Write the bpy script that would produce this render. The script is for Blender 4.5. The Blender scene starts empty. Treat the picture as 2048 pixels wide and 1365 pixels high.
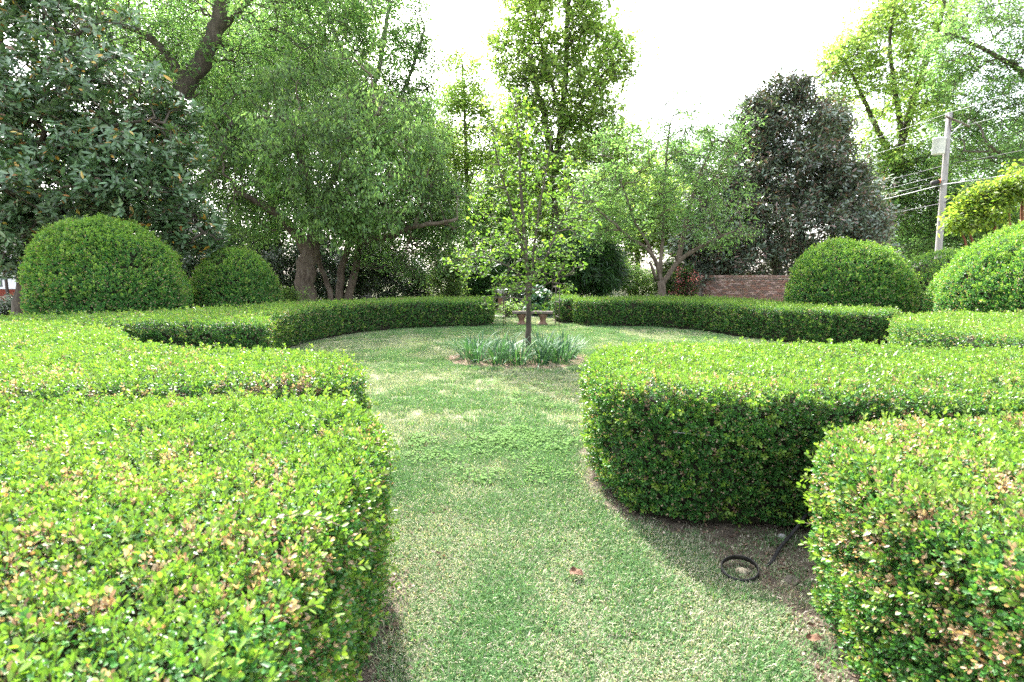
# A formal boxwood garden seen from a grass path: clipped hedges, box domes, a young tree in a ring of
# daffodil leaves, tall trees behind.  Metres, Z up, the path runs along +Y.
import bpy, math
import numpy as np
from mathutils import Vector, Matrix, Euler

sc = bpy.context.scene
rng = np.random.default_rng(7)
R = math.radians

# ------------------------------------------------------------------ camera, sky, sun, exposure
cam = bpy.data.cameras.new('camera')
cam_ob = bpy.data.objects.new('camera', cam)
sc.collection.objects.link(cam_ob)
cam.sensor_width = 36.0
cam.lens = 18.0
cam.clip_start = 0.05
cam.clip_end = 2000
cam_ob.location = (0, 0, 1.55)
cam_ob.rotation_euler = (R(90 - 7.35), 0, 0)
cam.dof.use_dof = True
cam.dof.focus_distance = 7.5
cam.dof.aperture_fstop = 4.0
sc.camera = cam_ob

SUN_EL, SUN_AZ = 46.0, -18.0          # azimuth from +Y, clockwise
w = bpy.data.worlds.new('World')
sc.world = w
w.use_nodes = True
nt = w.node_tree
bg = nt.nodes['Background']
sky = nt.nodes.new('ShaderNodeTexSky')
sky.sky_type = 'NISHITA'
sky.sun_disc = False
sky.sun_elevation = R(SUN_EL)
sky.sun_rotation = R(SUN_AZ)
sky.air_density = 1.0
sky.dust_density = 4.0
sky.ozone_density = 1.0
hsv = nt.nodes.new('ShaderNodeHueSaturation')     # thin bright overcast veil: the same sky, much less blue
hsv.inputs['Saturation'].default_value = 0.42
hsv.inputs['Value'].default_value = 1.15
nt.links.new(sky.outputs[0], hsv.inputs['Color'])
nt.links.new(hsv.outputs[0], bg.inputs['Color'])
bg.inputs['Strength'].default_value = 0.15

sl = bpy.data.lights.new('sun', 'SUN')
sl.energy = 3.0
sl.angle = R(0.7)
sl.color = (1.0, 0.975, 0.94)
sun = bpy.data.objects.new('sun', sl)
sc.collection.objects.link(sun)
el, az = R(SUN_EL), R(SUN_AZ)
sdir = Vector((math.sin(az) * math.cos(el), math.cos(az) * math.cos(el), math.sin(el)))
sun.rotation_euler = sdir.to_track_quat('Z', 'Y').to_euler()

vs = sc.view_settings
vs.view_transform = 'Standard'
vs.look = 'None'
vs.exposure = 2.7
vs.gamma = 1.0
vs.use_curve_mapping = False
cy = sc.cycles
cy.use_denoising = False
cy.max_bounces = 12
cy.diffuse_bounces = 8
cy.glossy_bounces = 2
cy.transmission_bounces = 8
cy.sample_clamp_indirect = 6.0
cy.caustics_reflective = False
cy.caustics_refractive = False

# ------------------------------------------------------------------ helpers
C = sc.collection
CAM = np.array((0, 0, 1.55))


def vnoise(P, freq, seed=0):
    """value noise in 0..1 at points P (n,2|3)"""
    P = np.asarray(P, float)
    if P.shape[1] == 2:
        P = np.c_[P, np.zeros(len(P))]
    Q = P * freq + seed * 17.31
    i = np.floor(Q).astype(np.int64)
    f = Q - i
    f = f * f * (3 - 2 * f)
    out = 0
    for dx in (0, 1):
        for dy in (0, 1):
            for dz in (0, 1):
                h = ((i[:, 0] + dx) * 73856093) ^ ((i[:, 1] + dy) * 19349663) ^ ((i[:, 2] + dz) * 83492791) ^ (seed * 2654435761)
                h = (h ^ (h >> 13)) * 1274126177 & 0xffffffff
                h = ((h ^ (h >> 16)) & 0xffff) / 65535.0
                wgt = (f[:, 0] if dx else 1 - f[:, 0]) * (f[:, 1] if dy else 1 - f[:, 1]) * (f[:, 2] if dz else 1 - f[:, 2])
                out = out + h * wgt
    return out


def tag(o, label=None, cat=None, group=None, kind=None):
    if label: o['label'] = label
    if cat: o['category'] = cat
    if group: o['group'] = group
    if kind: o['kind'] = kind
    return o


def thing(name, label, cat, loc=(0, 0, 0), rz=0, group=None):
    o = bpy.data.objects.new(name, None)
    o.empty_display_size = 0.1
    C.objects.link(o)
    o.location = loc
    o.rotation_euler = (0, 0, rz)
    return tag(o, label, cat, group)


def make_mesh(name, V, F, mat=None, smooth=True):
    me = bpy.data.meshes.new(name)
    me.from_pydata([tuple(map(float, v)) for v in V], [], [tuple(map(int, f)) for f in F])
    if mat: me.materials.append(mat)
    if smooth: me.polygons.foreach_set('use_smooth', [True] * len(me.polygons))
    me.update()
    return me


def link(name, me, parent=None, kind=None):
    o = bpy.data.objects.new(name, me)
    C.objects.link(o)
    if parent is not None: o.parent = parent
    if kind: o['kind'] = kind
    return o


class MB:
    """collects verts and faces"""
    def __init__(s): s.V, s.F = [], []

    def add(s, V, F):
        n = len(s.V)
        s.V += [tuple(v) for v in V]
        s.F += [tuple(i + n for i in f) for f in F]
        return s

    def box(s, c, size, rz=0.0):
        c = np.array(c); h = np.array(size) / 2
        co, si = math.cos(rz), math.sin(rz)
        V = []
        for sx, sy, sz in ((-1, -1, -1), (1, -1, -1), (1, 1, -1), (-1, 1, -1), (-1, -1, 1), (1, -1, 1), (1, 1, 1), (-1, 1, 1)):
            x, y, z = sx * h[0], sy * h[1], sz * h[2]
            V.append((c[0] + x * co - y * si, c[1] + x * si + y * co, c[2] + z))
        return s.add(V, [(0, 3, 2, 1), (4, 5, 6, 7), (0, 1, 5, 4), (1, 2, 6, 5), (2, 3, 7, 6), (3, 0, 4, 7)])

    def tube(s, P, r, sides=8, cap=True, wob=0.0, seed=1):
        P = np.array(P, float)
        n = len(P)
        r = np.broadcast_to(np.array(r, float), (n,))
        T = np.gradient(P, axis=0)
        T /= np.linalg.norm(T, axis=1)[:, None] + 1e-9
        a = np.array((0, 0, 1.0)) if abs(T[0, 2]) < 0.9 else np.array((1.0, 0, 0))
        u = np.cross(T[0], a); u /= np.linalg.norm(u)
        V = []
        rg = np.random.default_rng(seed)
        for i in range(n):
            u = u - T[i] * np.dot(u, T[i]); u /= np.linalg.norm(u) + 1e-9
            v = np.cross(T[i], u)
            for k in range(sides):
                t = 2 * math.pi * k / sides
                rr = r[i] * (1 + (rg.random() - .5) * wob)
                V.append(P[i] + (u * math.cos(t) + v * math.sin(t)) * rr)
        F = [(i * sides + k, i * sides + (k + 1) % sides, (i + 1) * sides + (k + 1) % sides, (i + 1) * sides + k) for i in range(n - 1) for k in range(sides)]
        if cap:
            F.append(tuple(range(sides - 1, -1, -1)))
            F.append(tuple((n - 1) * sides + k for k in range(sides)))
        return s.add(V, F)

    def lathe(s, prof, c=(0, 0, 0), sides=20):
        V = []; n = len(prof)
        for r, z in prof:
            for k in range(sides):
                t = 2 * math.pi * k / sides
                V.append((c[0] + r * math.cos(t), c[1] + r * math.sin(t), c[2] + z))
        F = [(i * sides + k, i * sides + (k + 1) % sides, (i + 1) * sides + (k + 1) % sides, (i + 1) * sides + k) for i in range(n - 1) for k in range(sides)]
        F.append(tuple(range(sides - 1, -1, -1)))
        F.append(tuple((n - 1) * sides + k for k in range(sides)))
        return s.add(V, F)

    def build(s, name, mat, parent=None, kind=None, smooth=True, base=None):
        V = np.array(s.V)
        if base is not None: V = V - np.array(base)
        return link(name, make_mesh(name, V, s.F, mat, smooth), parent, kind)


def resample(P, step):
    P = np.array(P, float)
    d = np.r_[0, np.cumsum(np.linalg.norm(np.diff(P, axis=0), axis=1))]
    n = max(2, int(round(d[-1] / step)) + 1)
    t = np.linspace(0, d[-1], n)
    return np.stack([np.interp(t, d, P[:, k]) for k in range(P.shape[1])], 1)


def spline(P, step):
    """Catmull-Rom through P, resampled"""
    P = np.array(P, float)
    Q = np.vstack([2 * P[0] - P[1], P, 2 * P[-1] - P[-2]])
    out = []
    for i in range(1, len(Q) - 2):
        for t in np.linspace(0, 1, 8, endpoint=False):
            a, b, c, d = Q[i - 1], Q[i], Q[i + 1], Q[i + 2]
            out.append(.5 * (2 * b + (c - a) * t + (2 * a - 5 * b + 4 * c - d) * t * t + (3 * b - a - 3 * c + d) * t ** 3))
    out.append(P[-1])
    return resample(out, step)


def rot_from_axis(D, spin):
    """rotation matrices taking +Z to D (n,3), spun about it"""
    D = D / (np.linalg.norm(D, axis=1)[:, None] + 1e-9)
    a = np.where(np.abs(D[:, 2:3]) < .9, np.array([[0, 0, 1.0]]), np.array([[1.0, 0, 0]]))
    X = np.cross(a, D); X /= np.linalg.norm(X, axis=1)[:, None]
    Y = np.cross(D, X)
    c, s = np.cos(spin)[:, None], np.sin(spin)[:, None]
    X2, Y2 = X * c + Y * s, Y * c - X * s
    return np.stack([X2, Y2, D], 2)


def euler_xyz(M):
    """blender XYZ euler of matrices (n,3,3)"""
    cyv = np.hypot(M[:, 0, 0], M[:, 1, 0])
    return np.stack([np.arctan2(M[:, 2, 1], M[:, 2, 2]), np.arctan2(-M[:, 2, 0], cyv), np.arctan2(M[:, 1, 0], M[:, 0, 0])], 1)


# ------------------------------------------------------------------ materials
def new_mat(name):
    m = bpy.data.materials.new(name)
    m.use_nodes = True
    return m, m.node_tree, m.node_tree.nodes['Principled BSDF']


def leaf_mat(name, rough=.45, spec=.5, trans=.4, warm=(1.25, 1.35, .55)):
    """colour from the leaf mesh, varied per leaf spray; light shines through"""
    m, t, p = new_mat(name)
    N, L = t.nodes.new, t.links.new
    a = N('ShaderNodeAttribute'); a.attribute_name = 'leafcol'
    b = N('ShaderNodeAttribute'); b.attribute_type = 'INSTANCER'; b.attribute_name = 'itint'
    ad = N('ShaderNodeMath'); ad.operation = 'ADD'; ad.inputs[1].default_value = 1.0
    L(b.outputs['Fac'], ad.inputs[0])
    mu = N('ShaderNodeVectorMath'); mu.operation = 'SCALE'
    L(a.outputs['Color'], mu.inputs[0]); L(ad.outputs[0], mu.inputs['Scale'])
    L(mu.outputs[0], p.inputs['Base Color'])
    p.inputs['Roughness'].default_value = rough
    p.inputs['Specular IOR Level'].default_value = spec
    tr = N('ShaderNodeBsdfTranslucent')
    wm = N('ShaderNodeVectorMath'); wm.operation = 'MULTIPLY'; wm.inputs[1].default_value = warm
    L(mu.outputs[0], wm.inputs[0]); L(wm.outputs[0], tr.inputs['Color'])
    mx = N('ShaderNodeMixShader'); mx.inputs[0].default_value = trans
    L(p.outputs[0], mx.inputs[1]); L(tr.outputs[0], mx.inputs[2])
    L(mx.outputs[0], t.nodes['Material Output'].inputs['Surface'])
    return m


def noise_mat(name, cols, scale=5.0, rough=.85, bump=0.0, bscale=None, stretch=(1, 1, 1), detail=6, spec=.3, metal=0.0, pos=None):
    m, t, p = new_mat(name)
    N, L = t.nodes.new, t.links.new
    tc = N('ShaderNodeTexCoord')
    mp = N('ShaderNodeMapping'); mp.inputs['Scale'].default_value = stretch
    L(tc.outputs['Object'], mp.inputs[0])
    n = N('ShaderNodeTexNoise'); n.inputs['Scale'].default_value = scale; n.inputs['Detail'].default_value = detail
    n.inputs['Roughness'].default_value = .65
    L(mp.outputs[0], n.inputs['Vector'])
    r = N('ShaderNodeValToRGB')
    e = r.color_ramp.elements
    pos = pos or [.3 + .4 * i / max(1, len(cols) - 1) for i in range(len(cols))]
    e[0].position = pos[0]; e[0].color = (*cols[0], 1)
    e[1].position = pos[-1]; e[1].color = (*cols[-1], 1)
    for q, c in zip(pos[1:-1], cols[1:-1]):
        x = e.new(q); x.color = (*c, 1)
    L(n.outputs['Fac'], r.inputs[0]); L(r.outputs[0], p.inputs['Base Color'])
    p.inputs['Roughness'].default_value = rough
    p.inputs['Specular IOR Level'].default_value = spec
    p.inputs['Metallic'].default_value = metal
    if bump:
        n2 = N('ShaderNodeTexNoise'); n2.inputs['Scale'].default_value = bscale or scale * 3; n2.inputs['Detail'].default_value = 5
        L(mp.outputs[0], n2.inputs['Vector'])
        b = N('ShaderNodeBump'); b.inputs['Strength'].default_value = bump; b.inputs['Distance'].default_value = .03
        L(n2.outputs['Fac'], b.inputs['Height']); L(b.outputs[0], p.inputs['Normal'])
    return m


M_box = leaf_mat('boxwood_leaf', .4, .45, .38, (1.2, 1.25, .65))
M_heart = leaf_mat('soft_heart_leaf', .6, .2, .5, (1.2, 1.25, .6))
M_tree = leaf_mat('thin_leaf', .42, .5, .64, (1.15, 1.2, .75))
M_glossy = leaf_mat('glossy_leaf', .3, .6, .12, (1.2, 1.3, .5))
M_dry = leaf_mat('dry_leaf', .8, .2, .3, (1.2, 1.0, .7))
M_grass = leaf_mat('grass_blade', .75, .12, .35, (1.15, 1.2, .6))
M_daff = leaf_mat('strap_leaf', .6, .25, .3, (1.1, 1.3, .6))
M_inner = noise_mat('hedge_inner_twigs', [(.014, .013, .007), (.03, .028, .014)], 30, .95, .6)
M_barkg = noise_mat('grey_bark', [(.055, .045, .035), (.13, .11, .09), (.2, .18, .15)], 7, .9, .9, 18, (1, 1, .22))
M_barkd = noise_mat('dark_bark', [(.03, .025, .02), (.075, .06, .045), (.12, .1, .08)], 7, .9, .9, 18, (1, 1, .25))
M_barkb = noise_mat('brown_bark', [(.05, .036, .026), (.12, .09, .065), (.17, .14, .11)], 9, .9, .8, 24, (1, 1, .3))
M_barkl = noise_mat('pale_bark', [(.13, .115, .1), (.24, .22, .19), (.32, .3, .27)], 6, .9, .5, 20, (1, 1, .3))
M_twig = noise_mat('twig', [(.07, .055, .035), (.15, .12, .08)], 20, .9)
M_rusty = noise_mat('rusty_stem', [(.12, .045, .025), (.25, .1, .05)], 14, .8, .4)
M_soil = noise_mat('dry_soil', [(.045, .034, .024), (.09, .07, .05), (.17, .14, .1)], 14, .95, .9, 60)
M_mulch = noise_mat('mulch', [(.09, .05, .03), (.2, .135, .09), (.34, .27, .2)], 22, .95, 1.0, 70)
M_stone = noise_mat('weathered_stone', [(.045, .042, .032), (.10, .085, .065), (.15, .11, .09)], 9, .9, .5, 40)
M_rust_stone = noise_mat('rust_stained_stone', [(.10, .05, .032), (.16, .09, .055), (.2, .14, .1)], 9, .9, .5, 40)
M_stone2 = noise_mat('tan_stone', [(.2, .17, .11), (.34, .29, .2), (.42, .38, .29)], 40, .9, .6, 90)
M_iron = noise_mat('dark_iron', [(.02, .015, .012), (.07, .045, .03)], 30, .6, .2, None, spec=.5)
M_black = noise_mat('black_plastic', [(.01, .01, .011), (.03, .028, .026), (.07, .06, .05)], 14, .6, .3, spec=.3, pos=[.3, .55, .8])
M_concrete = noise_mat('concrete', [(.28, .26, .25), (.42, .4, .39)], 6, .9, .3)
M_mortar = noise_mat('mortar', [(.3, .26, .22), (.42, .38, .33)], 20, .95, .4)
M_white = noise_mat('white_paint', [(.7, .7, .68), (.82, .82, .8)], 6, .5)
M_wood = noise_mat('weathered_pole_wood', [(.16, .145, .14), (.27, .25, .245), (.36, .34, .335)], 6, .9, .6, 30, (1, 1, .08))
M_metal = noise_mat('grey_metal', [(.5, .51, .53), (.62, .63, .65)], 4, .45, spec=.5)
M_cable = noise_mat('pale_cable', [(.26, .26, .27), (.36, .36, .37)], 4, .5)
M_cabled = noise_mat('dark_cable', [(.03, .03, .035), (.06, .06, .07)], 4, .5)
M_amber = noise_mat('orange_lens', [(.75, .14, .06), (.85, .2, .08)], 4, .4)
M_pane = noise_mat('window_glass', [(.03, .04, .06), (.06, .08, .11)], 2, .08, spec=.8)
M_roof = noise_mat('roof_shingle', [(.08, .075, .07), (.15, .14, .13)], 14, .9, .4)
BRICKS = [noise_mat('brick_' + n, [tuple(.75 * k for k in c), c, tuple(min(.6, 1.3 * k) for k in c)], 18, .9, .5, 60) for n, c in
          (('red', (.32, .17, .13)), ('brown', (.28, .185, .145)), ('pink', (.44, .3, .26)), ('dark', (.19, .13, .11)))]
HOUSE_BRICKS = [noise_mat('house_brick_' + n, [tuple(.8 * k for k in c), c], 18, .9, .4, 60) for n, c in
                (('red', (.33, .07, .04)), ('deep', (.25, .055, .035)), ('orange', (.38, .1, .05)))]


def ground_material():
    m, t, p = new_mat('lawn_ground')
    N, L = t.nodes.new, t.links.new
    tc = N('ShaderNodeTexCoord')
    def noise(s, d=6):
        n = N('ShaderNodeTexNoise'); n.inputs['Scale'].default_value = s; n.inputs['Detail'].default_value = d
        L(tc.outputs['Object'], n.inputs['Vector']); return n
    def ramp(src, els):
        r = N('ShaderNodeValToRGB'); e = r.color_ramp.elements
        e[0].position, e[0].color = els[0][0], (*els[0][1], 1)
        e[1].position, e[1].color = els[-1][0], (*els[-1][1], 1)
        for q, c in els[1:-1]:
            x = e.new(q); x.color = (*c, 1)
        L(src, r.inputs[0]); return r
    a = ramp(noise(.9).outputs['Fac'], [(.3, (.08, .13, .055)), (.5, (.16, .19, .105)), (.7, (.34, .30, .22))])
    b = ramp(noise(38, 4).outputs['Fac'], [(.35, (.07, .06, .035)), (.5, (.17, .175, .1)), (.68, (.44, .40, .30))])
    mx = N('ShaderNodeMixRGB'); mx.inputs[0].default_value = .55
    L(a.outputs[0], mx.inputs[1]); L(b.outputs[0], mx.inputs[2])
    L(mx.outputs[0], p.inputs['Base Color'])
    p.inputs['Roughness'].default_value = .95
    p.inputs['Specular IOR Level'].default_value = .1
    bp = N('ShaderNodeBump'); bp.inputs['Strength'].default_value = .8; bp.inputs['Distance'].default_value = .02
    L(noise(90, 3).outputs['Fac'], bp.inputs['Height']); L(bp.outputs[0], p.inputs['Normal'])
    return m


M_ground = ground_material()

# ------------------------------------------------------------------ leaf shapes (kept in memory, scattered on foliage)
def leaf_shape(kind):
    """unit leaf along +Y, face up +Z: verts, faces"""
    if kind == 'oval':       # box leaf
        V = [(0, 0, 0), (-.2, .2, .04), (.2, .2, .04), (-.29, .55, .06), (.29, .55, .06), (-.2, .85, .03), (.2, .85, .03), (0, 1, 0), (0, .35, -.02), (0, .7, -.02)]
        F = [(0, 2, 8), (0, 8, 1), (2, 4, 9, 8), (8, 9, 3, 1), (4, 6, 7, 9), (9, 7, 5, 3)]
    elif kind == 'lance':    # magnolia leaf
        V = [(0, 0, 0), (-.13, .22, .05), (.13, .22, .05), (-.19, .55, .05), (.19, .55, .05), (-.11, .85, 0), (.11, .85, 0), (0, 1.0, -.06), (0, .38, -.02), (0, .7, -.03)]
        F = [(0, 2, 8), (0, 8, 1), (2, 4, 9, 8), (8, 9, 3, 1), (4, 6, 7, 9), (9, 7, 5, 3)]
    elif kind == 'heart':    # redbud leaf
        V = [(0, .08, 0), (-.26, -.02, .06), (.26, -.02, .06), (-.46, .25, .1), (.46, .25, .1), (-.36, .6, .04), (.36, .6, .04), (0, 1, -.1), (0, .45, -.03)]
        F = [(0, 2, 4, 8), (0, 8, 3, 1), (4, 6, 8), (8, 5, 3), (6, 7, 8), (8, 7, 5)]
    elif kind == 'maple':
        V = [(0, 0, 0), (-.45, .1, .05), (-.25, .35, .02), (-.5, .65, 0), (-.15, .62, .03), (0, 1, -.05), (.15, .62, .03), (.5, .65, 0), (.25, .35, .02), (.45, .1, .05)]
        F = [(0, 9, 8, 2), (0, 2, 1), (2, 8, 6, 4), (8, 7, 6), (4, 3, 2), (4, 6, 5)]
    elif kind == 'simple':   # small tree leaf
        V = [(0, 0, 0), (-.24, .45, .06), (.24, .45, .06), (0, 1, -.04), (0, .5, 0)]
        F = [(0, 2, 4), (4, 2, 3), (0, 4, 1), (4, 3, 1)]
    elif kind == 'needle':
        V = [(-.06, 0, 0), (.06, 0, 0), (.05, .6, .03), (-.05, .6, .03), (0, 1, 0)]
        F = [(0, 1, 2, 3), (3, 2, 4)]
    return np.array(V, float), F


def build_spray(name, leaves, mat, stems=()):
    """leaves: list of (kind, pos, R3x3, size, colour) -> a hidden library object"""
    Vs, Fs, Cs = [], [], []
    n = 0
    for kind, p, Rm, s, c in leaves:
        V, F = leaf_shape(kind)
        Vs.append(V * s @ Rm.T + p); Cs.append(np.tile((*c, 1.0), (len(V), 1)))
        Fs += [tuple(i + n for i in f) for f in F]; n += len(V)
    for pts, r, c in stems:
        mb = MB().tube(pts, r, 4, cap=False)
        Vs.append(np.array(mb.V)); Cs.append(np.tile((*c, 1.0), (len(mb.V), 1)))
        Fs += [tuple(i + n for i in f) for f in mb.F]; n += len(mb.V)
    me = make_mesh(name, np.vstack(Vs), Fs, mat)
    at = me.attributes.new('leafcol', 'FLOAT_COLOR', 'POINT')
    at.data.foreach_set('color', np.vstack(Cs).astype(np.float32).ravel())
    return bpy.data.objects.new(name, me)      # not linked: only its geometry is scattered


def jit(c, g, amt=.2):
    k = 1 + (g.random() - .5) * 2 * amt
    return tuple(np.clip(np.array(c) * k * (1 + (g.random(3) - .5) * amt * .6), 0.002, .9))


def frame(d, g, roll=.5, up0=(0, 0, 1.0)):
    """leaf frame: +Y along d, +Z roughly up"""
    d = np.array(d, float); d /= np.linalg.norm(d)
    up = np.array(up0) + (g.random(3) - .5) * roll
    x = np.cross(d, up); x /= np.linalg.norm(x) + 1e-9
    return np.stack([x, d, np.cross(x, d)], 1)


def box_sprig(seed, cols, top_cols, levels=5, size=.019, h=.05, dry=0.0):
    g = np.random.default_rng(seed)
    out = []
    for l in range(levels):
        z = -.022 + h * l / (levels - 1)
        fr = l / (levels - 1)
        for k in range(2 if l < levels - 1 else 3):
            a = l * math.pi / 2 + k * math.pi + (g.random() - .5) * .9 if l < levels - 1 else k * 2.1 + g.random()
            tilt = .25 + .75 * fr + (g.random() - .5) * .5
            d = (math.cos(a) * math.cos(tilt), math.sin(a) * math.cos(tilt), math.sin(tilt))
            pal = top_cols if fr > .5 else cols
            c = pal[g.integers(len(pal))]
            if g.random() < dry: c = DRYC[g.integers(len(DRYC))]
            out.append(('oval', np.array((math.cos(a) * .003, math.sin(a) * .003, z)), frame(d, g, .8), size * (.75 + .45 * g.random()) * (1.0 if fr < .8 else .85), jit(c, g, .22)))
    return out


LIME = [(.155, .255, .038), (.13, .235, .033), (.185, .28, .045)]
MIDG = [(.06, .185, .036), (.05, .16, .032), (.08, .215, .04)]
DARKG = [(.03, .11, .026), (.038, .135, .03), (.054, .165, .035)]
DRYC = [(.36, .22, .13), (.40, .28, .18), (.28, .165, .09), (.40, .31, .22)]
STEMC = (.12, .1, .05)


def sprig_lib(size=.019, h=.05, pre='box'):
    S = []
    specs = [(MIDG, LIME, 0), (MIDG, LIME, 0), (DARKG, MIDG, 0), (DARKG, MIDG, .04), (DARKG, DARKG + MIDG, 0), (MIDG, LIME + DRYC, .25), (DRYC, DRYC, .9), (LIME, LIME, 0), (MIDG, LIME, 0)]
    raw = []
    for i, (a, b, dr) in enumerate(specs):
        lv = box_sprig(11 + i, a, b, 5, size, h, dr) if i < 7 else box_sprig(11 + i, a, b, 6, size * 1.35, h * 1.9, dr)
        raw.append(lv)
        S.append(build_spray(pre + '_sprig', lv, M_box, [([(0, 0, -.05), (0, 0, (h if i < 7 else h * 1.9) - .022)], [.0014, .0008], STEMC)]))
    return S, raw


def clump(seed, kind, n, rad, size, cols, mat, droop=0.0, flat=.7, hang=False, tip=None):
    g = np.random.default_rng(seed)
    lv = []
    for _ in range(n):
        p = g.normal(size=3); p *= rad * g.random() ** .45 / np.linalg.norm(p); p[2] *= flat
        if hang:
            d = np.array(((g.random() - .5) * .9, (g.random() - .5) * .9, -.8 - g.random() * .6))
        else:
            d = p / rad * .8 + (g.random(3) - .5) * 1.4; d[2] = d[2] * .5 - droop
        c = cols[g.integers(len(cols))]
        lv.append((kind, p, frame(d, g, 1.1), size * (.7 + .6 * g.random()), jit(c, g, .25)))
    st = []
    for _ in range(5):
        q = g.normal(size=3) * rad * .6; q[2] *= flat
        st.append(([(0, 0, 0), tuple(q * .5 + (0, 0, .02)), tuple(q)], [.006, .004, .002], (.09, .075, .05)))
    return build_spray(kind + '_spray', lv, mat, st)


# ------------------------------------------------------------------ scatter (one object of leaves over points)
def scatter_group(name, lib):
    ng = bpy.data.node_groups.new(name, 'GeometryNodeTree')
    ng.interface.new_socket('Geometry', in_out='INPUT', socket_type='NodeSocketGeometry')
    ng.interface.new_socket('Geometry', in_out='OUTPUT', socket_type='NodeSocketGeometry')
    N, L = ng.nodes.new, ng.links.new
    gi, go = N('NodeGroupInput'), N('NodeGroupOutput')
    def attr(nm, ty):
        a = N('GeometryNodeInputNamedAttribute'); a.data_type = ty; a.inputs['Name'].default_value = nm
        return [o for o in a.outputs if o.enabled and o.name == 'Attribute'][0]
    ix, ro, scl = attr('idx', 'INT'), attr('rot', 'FLOAT_VECTOR'), attr('scl', 'FLOAT')
    er = N('FunctionNodeEulerToRotation'); L(ro, er.inputs[0])
    jn = N('GeometryNodeJoinGeometry')
    for k, ob in enumerate(lib):
        oi = N('GeometryNodeObjectInfo'); oi.transform_space = 'ORIGINAL'; oi.inputs['Object'].default_value = ob
        g2 = N('GeometryNodeGeometryToInstance'); L(oi.outputs['Geometry'], g2.inputs[0])
        cp = N('FunctionNodeCompare'); cp.data_type = 'INT'; cp.operation = 'EQUAL'
        ins = [i for i in cp.inputs if i.enabled]
        L(ix, ins[0]); ins[1].default_value = k
        ip = N('GeometryNodeInstanceOnPoints')
        L(gi.outputs[0], ip.inputs['Points']); L(cp.outputs[0], ip.inputs['Selection'])
        L(g2.outputs[0], ip.inputs['Instance']); L(er.outputs[0], ip.inputs['Rotation']); L(scl, ip.inputs['Scale'])
        L(ip.outputs[0], jn.inputs[0])
    L(jn.outputs[0], go.inputs[0])
    return ng


def scatter(name, P, rot, scl, idx, tint, ng, parent=None, kind='stuff', base=None):
    P = np.asarray(P, float)
    if base is not None: P = P - np.array(base)
    me = bpy.data.meshes.new(name)
    me.vertices.add(len(P))
    me.vertices.foreach_set('co', P.astype(np.float32).ravel())
    for nm, ty, key, val in (('rot', 'FLOAT_VECTOR', 'vector', rot), ('scl', 'FLOAT', 'value', scl), ('idx', 'INT', 'value', idx), ('itint', 'FLOAT', 'value', tint)):
        at = me.attributes.new(nm, ty, 'POINT')
        at.data.foreach_set(key, np.ascontiguousarray(val, dtype=np.int32 if ty == 'INT' else np.float32).ravel())
    o = link(name, me, parent, kind)
    md = o.modifiers.new('leaves', 'NODES'); md.node_group = ng
    return o


LEAF_MESH = {}


def leaf_part(parent, kind, mat, M, size, col, base, name='leaf'):
    """one leaf as an object of its own; meshes shared by (kind, colour step)"""
    key = (kind, mat.name, tuple(round(c, 2) for c in col))
    me = LEAF_MESH.get(key)
    if me is None:
        V, F = leaf_shape(kind)
        me = make_mesh('leaf', V, F, mat)
        at = me.attributes.new('leafcol', 'FLOAT_COLOR', 'POINT')
        at.data.foreach_set('color', np.tile((*key[2], 1.0), (len(V), 1)).astype(np.float32).ravel())
        LEAF_MESH[key] = me
    o = bpy.data.objects.new(name, me)
    C.objects.link(o); o.parent = parent
    Rm, p = M
    m4 = np.eye(4); m4[:3, :3] = Rm * size; m4[:3, 3] = np.array(p) - np.array(base)
    o.matrix_local = Matrix(m4.tolist())
    return o


BOX_S, BOX_RAW = sprig_lib(.0168, .047)
G_box = scatter_group('boxwood_leaves', BOX_S)

# ------------------------------------------------------------------ ground, soil, path
def sheet(name, poly, z, mat, kind='structure', parent=None, wob=.0, step=.15, seed=3):
    P = np.array(poly, float)
    P = resample(np.vstack([P, P[:1]]), step)[:-1]
    if wob:
        a = vnoise(P, 3.1, seed) - .5; b = vnoise(P, 3.1, seed + 9) - .5
        a += (vnoise(P, 11, seed + 2) - .5) * .5; b += (vnoise(P, 11, seed + 4) - .5) * .5
        P = P + np.c_[a, b] * wob * 2
    me = make_mesh(name, np.c_[P, np.full(len(P), z)], [tuple(range(len(P)))], mat, False)
    return link(name, me, parent, kind)


def chaikin(P, it=2):
    P = np.array(P, float)
    for _ in range(it):
        Q = np.roll(P, -1, 0)
        P = np.stack([.75 * P + .25 * Q, .25 * P + .75 * Q], 1).reshape(-1, 2)
    return P


def area2(P):
    x, y = P[:, 0], P[:, 1]
    return .5 * np.sum(x * np.roll(y, -1) - y * np.roll(x, -1))


def inside(P, poly):
    x, y = P[:, 0], P[:, 1]
    r = np.zeros(len(P), bool)
    a = poly; b = np.roll(poly, -1, 0)
    for (x0, y0), (x1, y1) in zip(a, b):
        c = ((y0 > y) != (y1 > y))
        with np.errstate(divide='ignore', invalid='ignore'):
            r ^= c & (x < (x1 - x0) * (y - y0) / (y1 - y0 + 1e-12) + x0)
    return r


def edge_dist(P, poly):
    """distance to outline and outward normal of the nearest edge"""
    a = poly; b = np.roll(poly, -1, 0)
    best = np.full(len(P), 1e9); nr = np.zeros((len(P), 2))
    for p, q in zip(a, b):
        d = q - p; l2 = d @ d + 1e-12
        t = np.clip(((P - p) @ d) / l2, 0, 1)
        ds = np.linalg.norm(P - (p + t[:, None] * d), axis=1)
        m = ds < best
        best[m] = ds[m]; nr[m] = np.array((d[1], -d[0])) / math.sqrt(l2)
    return best, nr


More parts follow.
